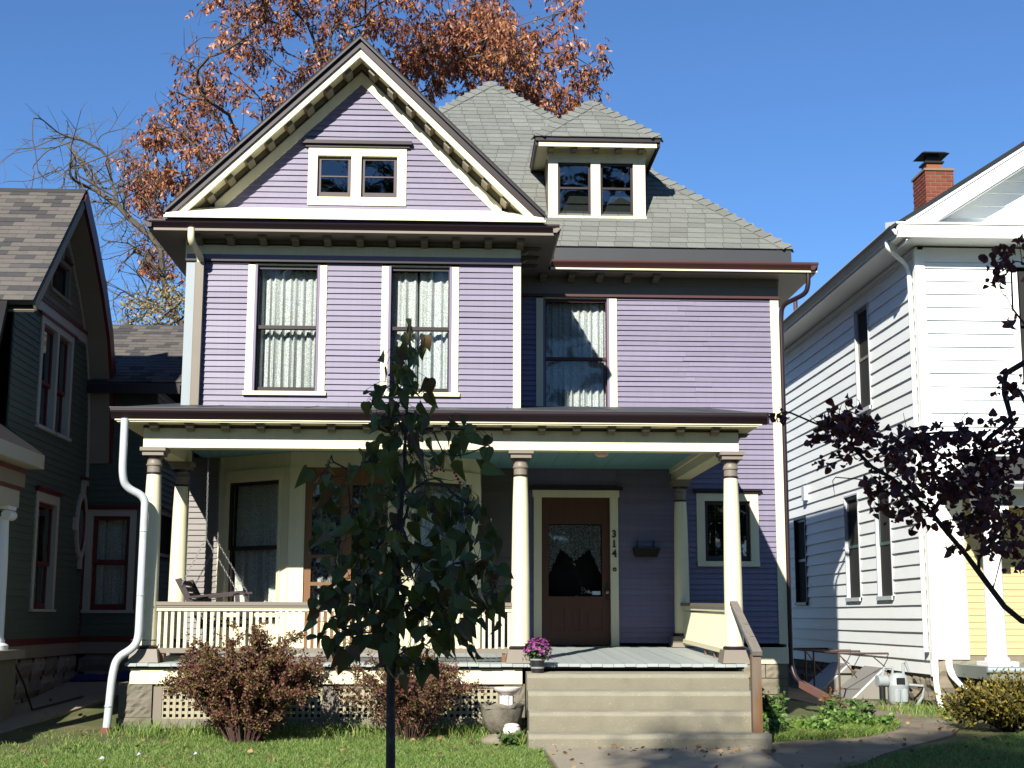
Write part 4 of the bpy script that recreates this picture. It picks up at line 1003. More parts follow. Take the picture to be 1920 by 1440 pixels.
# cellar window covers, pipe guard rails and gas meter along its side
COVM = M('clouded_plastic_cover', (0.22, 0.209, 0.1815), .5, .08, 3, spec=.3)
for (y0, lab) in ((24.35, 'slanted clouded plastic cellar window cover farther from the street'), (22.35, 'slanted clouded plastic cellar window cover nearer the grey gas meter')):
    t = thing('cellar_window_cover', lab, 'window cover', (6.6, y0+.5, .05), 'cellar window covers beside the white house')
    MB().prismy([(WX-.02, .08), (WX-.62, .08), (WX-.62, .12), (WX-.04, .60), (WX-.02, .60)], y0, y0+1.15).obj('cover', COVM, t)
    MB().box(WX-.68, WX-.02, y0-.06, y0+1.21, -.1, .09).obj('curb', CONC, t)
    MB().hexa([(WX-.64, y0-.005, .085), (WX-.60, y0-.005, .085), (WX-.60, y0+.02, .085), (WX-.64, y0+.02, .085)], [(WX-.08, y0-.005, .60), (WX-.04, y0-.005, .60), (WX-.04, y0+.02, .60), (WX-.08, y0+.02, .60)]).obj('edge_strip', WHITEG, t)
for (ya_, yb_, lab) in ((24.3, 25.75, 'rusty pipe guard rail around the farther cellar window cover'), (22.2, 23.75, 'rusty pipe guard rail around the nearer cellar window cover')):
    t = thing('pipe_guard_rail', lab, 'guard rail', (6.2, ya_, .05), 'pipe guard rails beside the white house')
    x0 = WX-.82
    MB().tube([(x0, ya_, .02), (x0, ya_, .84)], .017, 8).obj('post', GALVPIPE, t); MB().tube([(x0, yb_, .02), (x0, yb_, .84)], .017, 8).obj('post', GALVPIPE, t)
    MB().tube([(x0, ya_-.02, .83), (x0, yb_+.02, .83)], .016, 8).obj('rail', GALVPIPE, t)
    MB().tube([(x0, ya_, .83), (WX-.03, ya_, .83)], .016, 8).obj('rail', GALVPIPE, t); MB().tube([(x0, yb_, .83), (WX-.03, yb_, .83)], .016, 8).obj('rail', GALVPIPE, t)
    MB().tube([(x0+.02, ya_, .8), (x0+.28, ya_, .45)], .009, 6).obj('brace', GALVPIPE, t); MB().tube([(WX-.3, ya_, .80), (WX-.05, ya_+.05, .6)], .009, 6).obj('brace', GALVPIPE, t)
GM = thing('gas_meter', 'grey gas meter with regulator and pipes standing by the white house foundation', 'gas meter', (6.62, 20.75, .08))
mx, my = 6.55, 20.75
MB().lathe((mx, my, .13), [(.02, 0), (.12, .01), (.15, .06), (.155, .26), (.16, .27), (.16, .30), (.15, .31), (.14, .40), (.09, .45), (.02, .46)], 20, squash=.72).obj('meter_body', METERG, GM, smooth=True)
for dx in (-.055, .055): MB().lathe((mx+dx, my-.115, .27), [(.001, -.11), (.04, -.09), (.05, 0), (.045, .08), (.001, .1)], 14, squash=.5).obj('meter_bellows', METERG, GM, smooth=True)
MB().box(mx-.06, mx+.06, my-.125, my-.1, .43, .52).obj('meter_dial', BLACKM, GM)
MB().tube([(mx-.17, my-.0, .47), (mx-.32, my-.02, .47)], .085, 16).obj('regulator', METERG, GM, smooth=True)
MB().tube([(mx-.25, my-.03, .40), (mx-.25, my-.03, .22), (mx-.23, my-.03, .05)], .045, 10).obj('regulator_vent', BLACKM, GM, smooth=True)
for pts in ([(mx-.08, my, .57), (mx-.08, my, .66), (mx-.2, my, .66), (mx-.24, my, .52)], [(mx+.08, my, .57), (mx+.08, my, .72), (mx+.12, my+.02, .74), (mx+.17, my+.02, .6)], [(mx+.1, my-.02, .42), (mx+.38, my-.02, .40), (mx+.34, my-.02, .24), (mx+.24, my, .1)]):
    MB().tube(pts, .022, 8).obj('pipe', METERG, GM, smooth=True)

# ================================================================== green house on the left
GX = -5.2; FG = EAST(GX)
GH = thing('green_house', 'dark green house with steep gambrel roof and red trim left of the purple house', 'house', (-8, 18.5, .4))
def gp(mb, name, mat, parent=GH, **k): return mb.obj(name, mat, parent, **k)
gf = lambda z: 16.55+max(0, (z-5.0)*1.05)
gr = lambda z: 20.28-max(0, (z-5.25)*1.02)
gp(MB().prismx([(16.6, .5), (20.2, .5), (20.2, 5.3), (18.42, 6.8), (16.6, 5.0)], -12, GX-.5), 'inner_wall', INNER)
gw1 = [(17.83, 18.80, 1.40, 2.80), (17.66, 19.12, 3.69, 5.16)]
siding(GH, FG, .085, 1.10, 5.15, gf, gr, [(17.83, 18.84, 1.44, 2.91), (17.63, 19.13, 3.71, 5.14)], GRNS, d=.016, key=('green', 'side'))
siding(GH, FG, .085, 5.29, 6.86, gf, gr, [(17.91, 18.80, 5.52, 6.02)], GRNTAN, name='wall_shingle_row', d=.014, key=('green', 'attic'))
gp(MB(FG).box(16.9, 20.15, -.03, .02, 5.16, 5.29), 'belt_board', GRNT); gp(MB(FG).box(17.1, 19.95, -.05, .02, 5.29, 5.325), 'belt_moulding', GRED); gp(MB(FG).box(17.5, 19.25, -.05, .02, 5.125, 5.158), 'belt_moulding', GRED)
gp(MB(FG).box(16.6, 20.3, -.03, .03, 1.02, 1.10), 'base_board', GRED); gp(MB(FG).box(16.6, 20.3, -.02, .03, .86, 1.02), 'water_table', TANF)
gp(MB(FG).box(20.22, 20.3, -.02, .05, 1.1, 3.2), 'corner_board', GRED)
window(GH, FG, 17.92, 18.75, 1.46, 2.80, casing=GRNT, cl=.10, cr=.10, ct=.12, cb=.03, zm=2.03, sash=GRED, st=.05, curt=CURTG, curt_kw=dict(folds=3, seed=61), head=(.06, GRED, .05))
ww = window(GH, FG, 17.72, 18.34, 3.74, 5.04, casing=GRNT, cl=.10, cr=.09, ct=.09, cb=.04, zm=4.32, sash=GRED, st=.045, glassm=GLASSR, curt=CURTG, curt_kw=dict(folds=3, seed=62))
ww = window(GH, FG, 18.43, 19.04, 3.74, 5.04, casing=GRNT, cl=.0, cr=.10, ct=.09, cb=.04, zm=4.32, sash=GRED, st=.045, glassm=GLASSR, curt=CURTG, curt_kw=dict(folds=3, seed=63))
aw = window(GH, FG, 17.95, 18.76, 5.55, 5.98, casing=TANF, cl=.05, cr=.05, ct=.05, cb=.04, sash=BLACKM, st=.03, glassm=GLASSR)
MB(FG).box(17.88, 18.2, -.05, .02, 6.06, 6.09).box(18.42, 18.82, -.05, .02, 6.06, 6.09).obj('head_trim', GRED, aw)
MB(FG).box(18.28, 18.36, -.05, .02, 6.03, 6.2).obj('finial', TANF, aw)
# oval window with four keys
ov = MB(FG); n = 40; cy_, cz_ = 20.0-.0, 2.63; ry, rz_ = .27, .47
def ring(a0, b0, a1, b1, d0, d1):
    vs = []; fs = []
    for k in range(n):
        t = 2*math.pi*k/n
        for (a, b, d) in ((a0, b0, d0), (a1, b1, d0), (a1, b1, d1), (a0, b0, d1)): vs.append((cy_+a*math.cos(t), d, cz_+b*math.sin(t)))
    for k in range(n):
        for j in range(4): fs.append((4*k+j, 4*k+(j+1) % 4, 4*((k+1) % n)+(j+1) % 4, 4*((k+1) % n)+j))
    ov.add(vs, fs)
ring(ry, rz_, ry-.07, rz_-.09, -.05, .02)
OV = ov.obj('oval_window', GRNT, GH)
ov = MB(FG); ring(ry-.07, rz_-.09, ry-.115, rz_-.135, -.035, .02); ov.obj('sash', GRED, OV)
k_ = MB(FG); k_.add([(cy_+(ry-.1)*math.cos(2*math.pi*k/n), -.026, cz_+(rz_-.12)*math.sin(2*math.pi*k/n)) for k in range(n)], [tuple(range(n))]); k_.obj('pane', GLASSR, OV)
for kb in ((cy_-.05, cy_+.05, cz_+rz_-.02, cz_+rz_+.16), (cy_-.04, cy_+.04, cz_-rz_-.14, cz_-rz_+.02), (cy_-ry-.12, cy_-ry+.02, cz_-.09, cz_+.09), (cy_+ry-.02, cy_+ry+.08, cz_-.09, cz_+.07)):
    MB(FG).box(kb[0], kb[1], -.06, .0, kb[2], kb[3]).obj('key_block', GRNT, OV)
MB(FG).box(cy_-.10, cy_+.09, -.09, .0, cz_+rz_+.16, cz_+rz_+.20).obj('key_cap', GRED, OV); MB(FG).box(cy_-.06, cy_+.06, -.07, .0, cz_-rz_-.18, cz_-rz_-.14).obj('key_cap', GRED, OV)
# gambrel roof
oh = -4.9
ridgeY, ridgeZ = 18.22, 6.92
front = [(ridgeY, ridgeZ), (16.24, 5.0), (16.0, 4.4), (15.82, 3.85), (15.55, 3.55)]
rear = [(ridgeY, ridgeZ), (18.85, 6.47), (19.45, 5.95), (19.96, 5.38), (20.24, 4.83), (20.40, 4.2), (20.47, 3.55)]
def strip(poly, off0, off1):
    """offset a (y, z) polyline by two amounts along its outward normal"""
    out = []
    for o_ in (off0, off1):
        q = []
        for i, p in enumerate(poly):
            a = Vector(poly[max(0, i-1)]); b = Vector(poly[min(len(poly)-1, i+1)]); t = (b-a).normalized(); nn = Vector((t.y, -t.x))
            if nn.x*(1 if poly[-1][0] >= poly[0][0] else -1) < 0: nn = -nn
            q.append((p[0]+nn.x*o_, p[1]+nn.y*o_))
        out.append(q)
    return out
def band(poly, o0, o1, x0, x1, name, mat, parent=GH):
    a, b = strip(poly, o0, o1); m = MB()
    for i in range(len(poly)-1):
        m.prismx([a[i], a[i+1], b[i+1], b[i]], x0, x1)
    return gp(m, name, mat, parent)
GR1 = band(front[:2], -.06, 0, -12, oh, 'roof', ARCH)
DSH = M('shaded_flared_shingle', (.014, .013, .014), .95, .3, 20, .5, 60)  # near-black colour paints in the shade over the flare and porch roof
band(front[1:4], -.06, .01, -12, GX+.02, 'flared_roof', DSH)
band(rear, -.06, 0, -12, oh, 'rear_roof', ARCH)
band(rear, -.20, .02, oh, oh+.045, 'rake_fascia', GRED); band(front[:2], -.14, -.03, oh, oh+.03, 'rake_fascia', TANF)
band(rear, -.22, -.19, GX, oh, 'rake_soffit', TANF); band(front[:2], -.16, -.13, GX, oh, 'rake_soffit', TANF)
band([(ridgeY+.1, ridgeZ-.36), (18.85, 6.20), (19.40, 5.72), (19.82, 5.24), (20.05, 4.75), (20.17, 4.2), (20.24, 3.2)], -.05, .05, GX, GX+.03, 'rake_trim', GRNT)
band([(ridgeY+.1, ridgeZ-.30), (18.9, 6.27), (19.5, 5.76), (19.90, 5.27), (20.13, 4.77), (20.25, 4.2), (20.28, 3.6)], -.02, .02, GX+.03, GX+.05, 'rake_bead', GRED)
GTW, GTL = .24, .105
GTAB = tab_mesh('shingle', GTW-.002, GTL+.02, ARCH, .010)
gs = math.atan2(ridgeZ-5.0, ridgeY-16.24); gln = math.hypot(ridgeZ-5.0, ridgeY-16.24)
shingles(GR1, (0, 16.22, 4.995), gs, int(gln/GTL), lambda s: [(-6.9, oh+.02)], GTAB, GTW, GTL, mat=ARCHI)
shingles(GR1, (0, 16.22, 4.995), gs, int(gln/GTL), lambda s: [(-9.6, -6.9)], GTAB, GTW, GTL, mat=ARCHI, key=('green', 'far_shingle'), limit=0)
gp(MB().box(-12, oh+.03, ridgeY-.06, ridgeY+.06, ridgeZ-.03, ridgeZ+.02), 'ridge_cap', ARCH)
# front porch of the green house
gp(MB().box(-12, -4.75, 13.6, 16.58, 3.06, 3.22), 'porch_eave', GRNT)
gp(MB().hexa([(-12, 13.6, 3.222), (-4.75, 13.6, 3.222), (-4.75, 16.58, 3.222), (-12, 16.58, 3.222)], [(-12, 15.5, 3.56), (-5.2, 15.5, 3.56), (-5.2, 16.6, 3.56), (-12, 16.6, 3.56)]), 'porch_roof', DSH)
en = gp(MB().box(-12, -4.95, 13.9, 16.55, 2.84, 3.06), 'entablature', TANF)
MB().box(-12, -4.99, 13.95, 16.5, 2.60, 2.80).obj('architrave', GRNT, en)
MB().box(-12, -4.93, 13.88, 16.56, 3.0, 3.045).obj('moulding', GRED, en); MB().box(-12, -4.965, 13.92, 16.53, 2.80, 2.84).obj('moulding', GRED, en)
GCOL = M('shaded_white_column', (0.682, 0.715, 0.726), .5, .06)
for y in (16.2, 14.05):
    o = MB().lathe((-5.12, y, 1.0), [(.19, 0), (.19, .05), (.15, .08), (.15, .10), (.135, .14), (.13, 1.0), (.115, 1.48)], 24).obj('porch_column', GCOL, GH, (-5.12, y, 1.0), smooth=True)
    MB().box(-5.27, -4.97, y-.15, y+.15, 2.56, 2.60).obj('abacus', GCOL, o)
    for s in (-1, 1): MB().lathe((-5.12+s*.12, y-.12, 2.50), [(.055, 0), (.06, .02), (.06, .22), (.055, .24)], 14, 'y').obj('volute', GCOL, o, smooth=True)
gp(MB().box(-12, -4.85, 13.8, 16.6, .9, 1.0), 'porch_floor', TANF)
gp(MB().box(-12, -4.95, 13.9, 16.6, .2, .9), 'porch_base', CBLOCK)
# rear wing
FGF = FRONT(16.55)
siding(GH, FGF, .085, 1.0, 2.9, -12, GX, [(-8.6, -7.5, 1.0, 2.8), (-7.0, -5.9, 1.5, 2.7)], GRNS, d=.016, key=('green', 'front'))
window(GH, FGF, -6.9, -6.0, 1.55, 2.6, casing=GRNT, cl=.09, cr=.09, ct=.09, cb=.04, zm=2.05, sash=GRED, curt=CURTG, curt_kw=dict(folds=4, seed=70))
MB(FGF).box(-8.6, -8.5, -.03, .1, 1.0, 2.8).box(-7.6, -7.5, -.03, .1, 1.0, 2.8).box(-8.5, -7.6, -.031, .1, 2.7, 2.8).obj('door_frame', GRNT, GH)
MB(FGF).box(-8.5, -7.6, .03, .07, 1.0, 2.7).obj('door', GRED, GH)
FE = FRONT(20.30)
siding(GH, FE, .085, 1.10, 4.62, GX, -4.26, [(-5.16, -4.48, 1.43, 2.86)], GRNS, d=.016, key=('green', 'wing'))
window(GH, FE, -5.08, -4.56, 1.46, 2.78, casing=GRNT, cl=.09, cr=.09, ct=.09, cb=.04, zm=2.13, sash=GRED, st=.055, curt=CURTD, curt_kw=dict(folds=4, seed=64), head=(.06, GRED, .04))
FE2 = EAST(-4.26)
siding(GH, FE2, .085, 1.10, 4.62, 20.3, 25, [(20.73, 21.92, 2.25, 2.90), (21.01, 21.56, 3.65, 3.94)], GRNS, d=.016, key=('green', 'wing_side'))
window(GH, FE2, 20.8, 21.85, 2.28, 2.85, casing=GRNT, cl=.08, cr=.08, ct=.06, cb=.04, sash=GRED, glassm=GLASSR, zm=2.55, head=(.05, GRED, .04))
window(GH, FE2, 21.05, 21.52, 3.68, 3.90, casing=GRNT, cl=.05, cr=.05, ct=.05, cb=.04, sash=GRED, glassm=GLASSR)
gp(MB().box(GX-.3, -4.26-.03, 20.9, 25, .5, 4.6).box(GX-.3, -4.3, 20.35, 20.9, 3, 4.6), 'inner_wall', INNER)
gp(MB(FE).box(GX, -4.24, -.03, .03, 1.02, 1.10), 'base_board', GRED); gp(MB(FE).box(GX, -4.24, -.02, .03, .86, 1.02), 'water_table', TANF)
gp(MB(FE2).box(20.3, 25, -.03, .03, 1.02, 1.10), 'base_board', GRED); gp(MB(FE2).box(20.3, 25, -.02, .03, .3, 1.02), 'water_table', TANF)
WR = gp(MB().prismx([(19.98, 4.62), (19.98, 4.655), (22.1, 5.93), (24.4, 4.65), (24.4, 4.62), (22.1, 5.87)], -6.2, -3.86), 'wing_roof', SHINGB)
ws_ = math.atan2(5.93-4.655, 22.1-19.98); wl = math.hypot(5.93-4.655, 22.1-19.98)
shingles(WR, (0, 19.965, 4.66), ws_, int(wl/.118)+0, lambda s: [(-5.75, -3.86)], tab_mesh('shingle', .208, .138, ARCH, .010), .21, .118, key=('green', 'wing_shingle'), mat=ARCH)
gp(MB().box(-5.2, -3.9, 20.0, 20.3, 4.60, 4.615), 'wing_soffit', TANF); gp(MB().box(-5.2, -3.88, 19.97, 20.0, 4.50, 4.63), 'wing_fascia', SASH)
# foundation stones
fs = 300
GST = M('grey_foundation_stone', (0.187, 0.165, 0.132), .95, .25, 4, .9, 18, ov=.25)
def stone_row(F, u0, u1, z0, z1, mat, parent, lo=.35, hi=.65):
    global fs
    u = u0
    while u < u1-.05:
        e = min(u1, u+rnd.uniform(lo, hi)); e = u1 if u1-e < .15 else e; r = random.Random(fs); nx, nz = 5, 3; m = MB(F)
        vs = [(u+.006+(e-u-.012)*i/nx, .03 if i in (0, nx) or j in (0, nz) else r.uniform(-.03, .01), z0+.005+(z1-z0-.01)*j/nz) for j in range(nz+1) for i in range(nx+1)]
        m.add(vs, [(j*(nx+1)+i, j*(nx+1)+i+1, (j+1)*(nx+1)+i+1, (j+1)*(nx+1)+i) for j in range(nz) for i in range(nx)])
        piece(m, 'stone', mat, parent); fs += 1; u = e
for (z0, z1) in ((.62, .86), (.38, .615), (.12, .375)):
    stone_row(FG, 16.6, 20.3, z0, z1, GST, GH); stone_row(FE, GX, -4.26, z0, z1, GST, GH)
gp(MB().box(GX-.06, GX-.03, 16.6, 20.3, 0, .9).box(GX, -4.3, 20.33, 20.36, 0, .9), 'foundation_wall', GST)
# ================================================================== ground, walks
def grid_sheet(name, xs, ys, zf, mat, kind='structure'):
    V = [(x, y, zf(x, y)) for y in ys for x in xs]; n = len(xs)
    F = [(j*n+i, j*n+i+1, (j+1)*n+i+1, (j+1)*n+i) for j in range(len(ys)-1) for i in range(n-1)]
    o = link(name, np_mesh(name, V, F, mat, smooth=True)); o['kind'] = kind; return o
LAWN = M('lawn_soil_and_grass', (0.077, 0.088, 0.0286), .95, .35, 2.2, .8, 40, col2=(.12, .092, .055), c2s=1.1, c2lo=.52, c2hi=.66)
xs = sorted(set([-400, -150, -60, -30, -20] + [round(-14+.4*k, 2) for k in range(76)] + [20, 30, 60, 150, 400]))
ys = sorted(set([-300, -100, -40, -20] + [round(-10+.5*k, 2) for k in range(80)] + [34, 40, 60, 120, 300, 700]))
grid_sheet('lawn', xs, ys, lambda x, y: ground_z(x, y)+(.012*math.sin(x*2.3+y*1.1)*math.sin(y*2.9) if 4 < y < 24 else 0), LAWN)
def walk(name, rows, lift=.02, joints=None, mat=None):
    """rows: (y, x_left, x_right) — a concrete sheet following the ground with real edges"""
    V = []; F = []
    for (y, a, b) in rows:
        for k in range(9):
            x = a+(b-a)*k/8; V.append((x, y, ground_z(x, y)+lift+.004*math.sin(3*x+y)))
    n = 9
    for j in range(len(rows)-1):
        for k in range(8): F.append((j*n+k, j*n+k+1, (j+1)*n+k+1, (j+1)*n+k))
    m = MB(); m.add(V, F)
    low = [(x, y, z-.15) for (x, y, z) in V]
    for side in (0, 8):
        for j in range(len(rows)-1):
            a, b = j*n+side, (j+1)*n+side; m.add([V[a], V[b], low[b], low[a]], [(0, 1, 2, 3)])
    o = m.obj(name, mat or CONCW); o['kind'] = 'structure'; return o
walk('front_walk', [(y, .98+.03*math.sin(y*2), 3.12) for y in np.linspace(2, 14.6, 40)], .03)
walk('garden_path', [(15.05, -9, -4.95), (15.4, -9, -4.85), (15.8, -9, -4.72), (16.4, -9, -4.58), (17.2, -5.15, -4.40), (18.2, -5.15, -4.2), (19.6, -5.15, -4.1), (20.25, -5.15, -4.05)], .025)
walk('side_walk', [(y, a, b) for (y, a, b) in ((13.2, 3.0, 3.4), (13.6, 3.0, 3.9), (14.2, 3.0, 4.3), (14.8, 3.05, 4.75), (15.4, 3.7, 5.2), (16.0, 4.3, 5.65), (16.8, 4.85, 6.0), (17.8, 5.2, 6.2), (19, 5.35, 6.45), (20.5, 5.4, 6.6), (24, 5.3, 6.2), (30, 5.3, 6.2))], .018, mat=M('dusty_walk', (0.187, 0.1595, 0.1155), .95, .25, 1.3, .4, 50, col2=(.14, .11, .075), c2s=1.6))
walk('pavement', [(2.0, -60, 60), (1.0, -60, 60), (.2, -60, 60)][::-1], .03)
walk('road', [(-2.0, -120, 120), (-9, -120, 120)][::-1], -.12, mat=M('asphalt', (0.055, 0.055, 0.0572), .9, .15, 4, .3, 80))

# ================================================================== plants: generic growers
def leaf_cloud(name, P, D, size, tpl, mats, parent=None, midx=None, rng=None, loc=(0, 0, 0), kind='stuff', spread=.6, tilt=None):
    """many small leaves (template verts/faces) at points P, each with its long axis near D"""
    P = np.asarray(P, float); D = np.asarray(D, float); n = len(P); rng = rng or np.random.default_rng(1)
    d = D + rng.normal(0, spread, (n, 3)); d /= np.linalg.norm(d, axis=1)[:, None]
    q = rng.normal(0, 1, (n, 3)); s = np.cross(d, q); s /= np.linalg.norm(s, axis=1)[:, None]; u = np.cross(s, d)
    sz = (size*rng.uniform(.65, 1.3, n))[:, None, None]
    tv, tf = np.asarray(tpl[0], float), np.asarray(tpl[1])
    V = P[:, None, :] + sz*(tv[None, :, 0:1]*s[:, None, :] + tv[None, :, 1:2]*d[:, None, :] + tv[None, :, 2:3]*u[:, None, :])
    k = len(tv); F = (tf[None, :, :] + (np.arange(n)*k)[:, None, None]).reshape(-1, tf.shape[1])
    V = V.reshape(-1, 3)-np.array(loc)
    mi = None if midx is None else np.repeat(midx, len(tf))
    o = link(name, np_mesh(name, V, F, mats, mi), parent, loc)
    if kind: o['kind'] = kind
    return o
LEAF4 = ([(0, 0, 0), (.28, .45, .06), (0, 1, 0), (-.28, .45, .06)], [(0, 1, 2, 3)])
LEAF2 = ([(0, 0, 0), (.34, .35, .10), (.2, .8, .06), (0, 1, -.04), (-.2, .8, .06), (-.34, .35, .10)], [(0, 1, 2, 3), (0, 3, 4, 5)])
NEEDLE = ([(-.08, 0, 0), (.08, 0, 0), (.05, 1, .05), (-.05, 1, .05)], [(0, 1, 2, 3)])

class Grower:
    """branches grown from a trunk towards target points; radius from the number of tips each carries"""
    def __init__(s, trunk, seed=0, turn=.35, lift=.06):
        s.turn = turn; s.lift = lift
        s.P = [Vector(p) for p in trunk]; s.par = [-1]+list(range(len(trunk)-1)); s.r = random.Random(seed); s.tips = []
    def reach(s, T, bend=.25, step=.4, bias=.0, jitter=.04, min_i=0, src=None):
        T = Vector(T); best, bi = 1e9, src or 0
        for i in (range(min_i, len(s.P)) if src is None else ()):
            dv = T-s.P[i]; c = dv.length
            if s.par[i] >= 0 and c > 1e-6:
                gd = s.P[i]-s.P[s.par[i]]; gl_ = gd.length
                if gl_ > 1e-6: c *= 1+s.turn*(1-gd.dot(dv)/(gl_*c))
            c += bias*max(0, s.P[i].z-T.z)*2
            if c < best: best, bi = c, i
        A = s.P[bi]; pv = (A-s.P[s.par[bi]]).normalized() if s.par[bi] >= 0 else Vector((0, 0, 1))
        L = (T-A).length; c1 = A+pv*L*bend+Vector((0, 0, L*s.lift)); n = max(2, int(L/step)); prev = bi
        for k in range(1, n+1):
            t = k/n; p = A*(1-t)**2+c1*2*t*(1-t)+T*t*t
            if k < n: p = p+Vector((s.r.gauss(0, jitter), s.r.gauss(0, jitter), s.r.gauss(0, jitter)))*min(1, L)
            s.P.append(p); s.par.append(prev); prev = len(s.P)-1
        s.tips.append(prev); return prev
    def radii(s, r_tip, power=.45):
        n = len(s.P); cnt = [0]*n
        for t in s.tips:
            i = t
            while i >= 0: cnt[i] += 1; i = s.par[i]
        s.rad = [r_tip*max(1, c)**power for c in cnt]; return s.rad
    def mesh(s, mb, sides=6):
        kids = {}
        for i, p in enumerate(s.par):
            if p >= 0: kids.setdefault(p, []).append(i)
        used = set()
        def chain(i0, start):
            pts = [s.P[start]] if start is not None else []; rad = [s.rad[i0]] if start is not None else []
            i = i0
            while True:
                pts.append(s.P[i]); rad.append(s.rad[i]); used.add(i); k = kids.get(i, [])
                if not k: break
                k = sorted(k, key=lambda j: -s.rad[j])
                for j in k[1:]: stack.append((j, i))
                i = k[0]
            if len(pts) > 1:
                rad[-1] *= .5; mb.tube(pts, rad, sides if rad[0] > .02 else max(3, sides-2))
        stack = [(0, None)]
        while stack: chain(*stack.pop())

BARK = M('grey_brown_bark', (0.0935, 0.077, 0.0594), .95, .3, 6, 1.0, 22)
BARKD = M('dark_bark', (0.0385, 0.0319, 0.0275), .95, .3, 10, .8, 40)
# ================================================================== trees behind the house
RED = [(-0.2,6.0,2.62,0.02,0.03,2),(-0.18,6.0,2.53,0.06,0.05,7),(-0.22,6.0,2.43,0.08,0.06,9),(-0.34,6.0,2.32,0.04,0.06,5),(-0.2,6.0,2.32,0.1,0.08,14),(-0.22,6.0,2.18,0.11,0.1,20),(-0.01,6.0,2.2,0.08,0.09,5),(-0.27,6.0,2.04,0.12,0.1,22),(-0.04,6.0,2.07,0.11,0.08,12),(0.14,6.0,2.09,0.04,0.03,2),(0.01,6.0,1.89,0.12,0.08,13),(-0.18,6.0,1.88,0.12,0.08,17),(-0.55,6.0,1.96,0.05,0.02,2),(-0.5,6.0,2.02,0.03,0.03,1),(-0.42,6.0,1.99,0.03,0.02,1),(-0.43,6.0,1.82,0.14,0.12,19),(0.09,6.0,1.81,0.1,0.1,13),(-0.19,6.0,1.7,0.19,0.1,34),(-0.47,6.0,1.7,0.1,0.1,12),(-0.37,6.0,1.54,0.17,0.1,28),(-0.12,6.0,1.56,0.17,0.1,30),(0.08,6.0,1.59,0.13,0.12,22),(-0.51,6.0,1.43,0.08,0.08,7),(-0.47,6.0,1.3,0.1,0.07,13),(-0.32,6.0,1.41,0.15,0.1,26),(-0.1,6.0,1.41,0.17,0.08,26),(0.08,6.0,1.43,0.12,0.08,18),(0.17,6.0,1.5,0.06,0.08,7),(-0.32,6.0,1.27,0.12,0.05,11),(-0.16,6.0,1.25,0.1,0.08,12),(-0.03,6.0,1.32,0.12,0.08,14),(0.04,6.0,1.3,0.08,0.05,6),(-0.15,6.0,1.17,0.06,0.04,5),(-0.27,6.0,1.16,0.03,0.03,2),(-0.09,6.0,1.17,0.03,0.03,2)]
MAR = [(1.81,7.5,2.48,0.06,0.02,9),(2.09,7.5,2.44,0.11,0.07,42),(2.04,7.5,2.35,0.07,0.06,18),(2.27,7.5,2.41,0.12,0.07,36),(2.17,7.5,2.27,0.12,0.06,26),(2.41,7.5,2.24,0.18,0.1,60),(2.59,7.5,2.36,0.15,0.07,48),(2.76,7.5,2.33,0.16,0.1,56),(2.97,7.5,2.3,0.16,0.11,60),(2.27,7.5,2.09,0.1,0.07,20),(2.46,7.5,2.05,0.16,0.1,52),(2.69,7.5,2.13,0.19,0.12,80),(2.93,7.5,2.1,0.19,0.15,90),(2.5,7.5,1.93,0.12,0.08,28),(2.71,7.5,1.87,0.12,0.06,24),(2.93,7.5,1.9,0.16,0.1,44),(3.04,7.5,1.8,0.09,0.14,34),(2.87,7.5,1.76,0.16,0.03,20),(3.03,7.5,1.64,0.07,0.04,8),(2.68,7.5,1.75,0.03,0.02,4),(2.97,7.5,3.39,0.07,0.04,14),(3.08,7.5,3.3,0.09,0.05,18),(3.09,7.5,3.4,0.06,0.03,8),(3.13,7.5,3.21,0.04,0.03,6),(3.11,7.5,3.03,0.03,0.02,4),(3.02,7.5,2.61,0.07,0.04,14),(3.08,7.5,2.51,0.06,0.06,14),(3.13,7.5,2.73,0.03,0.03,3)]
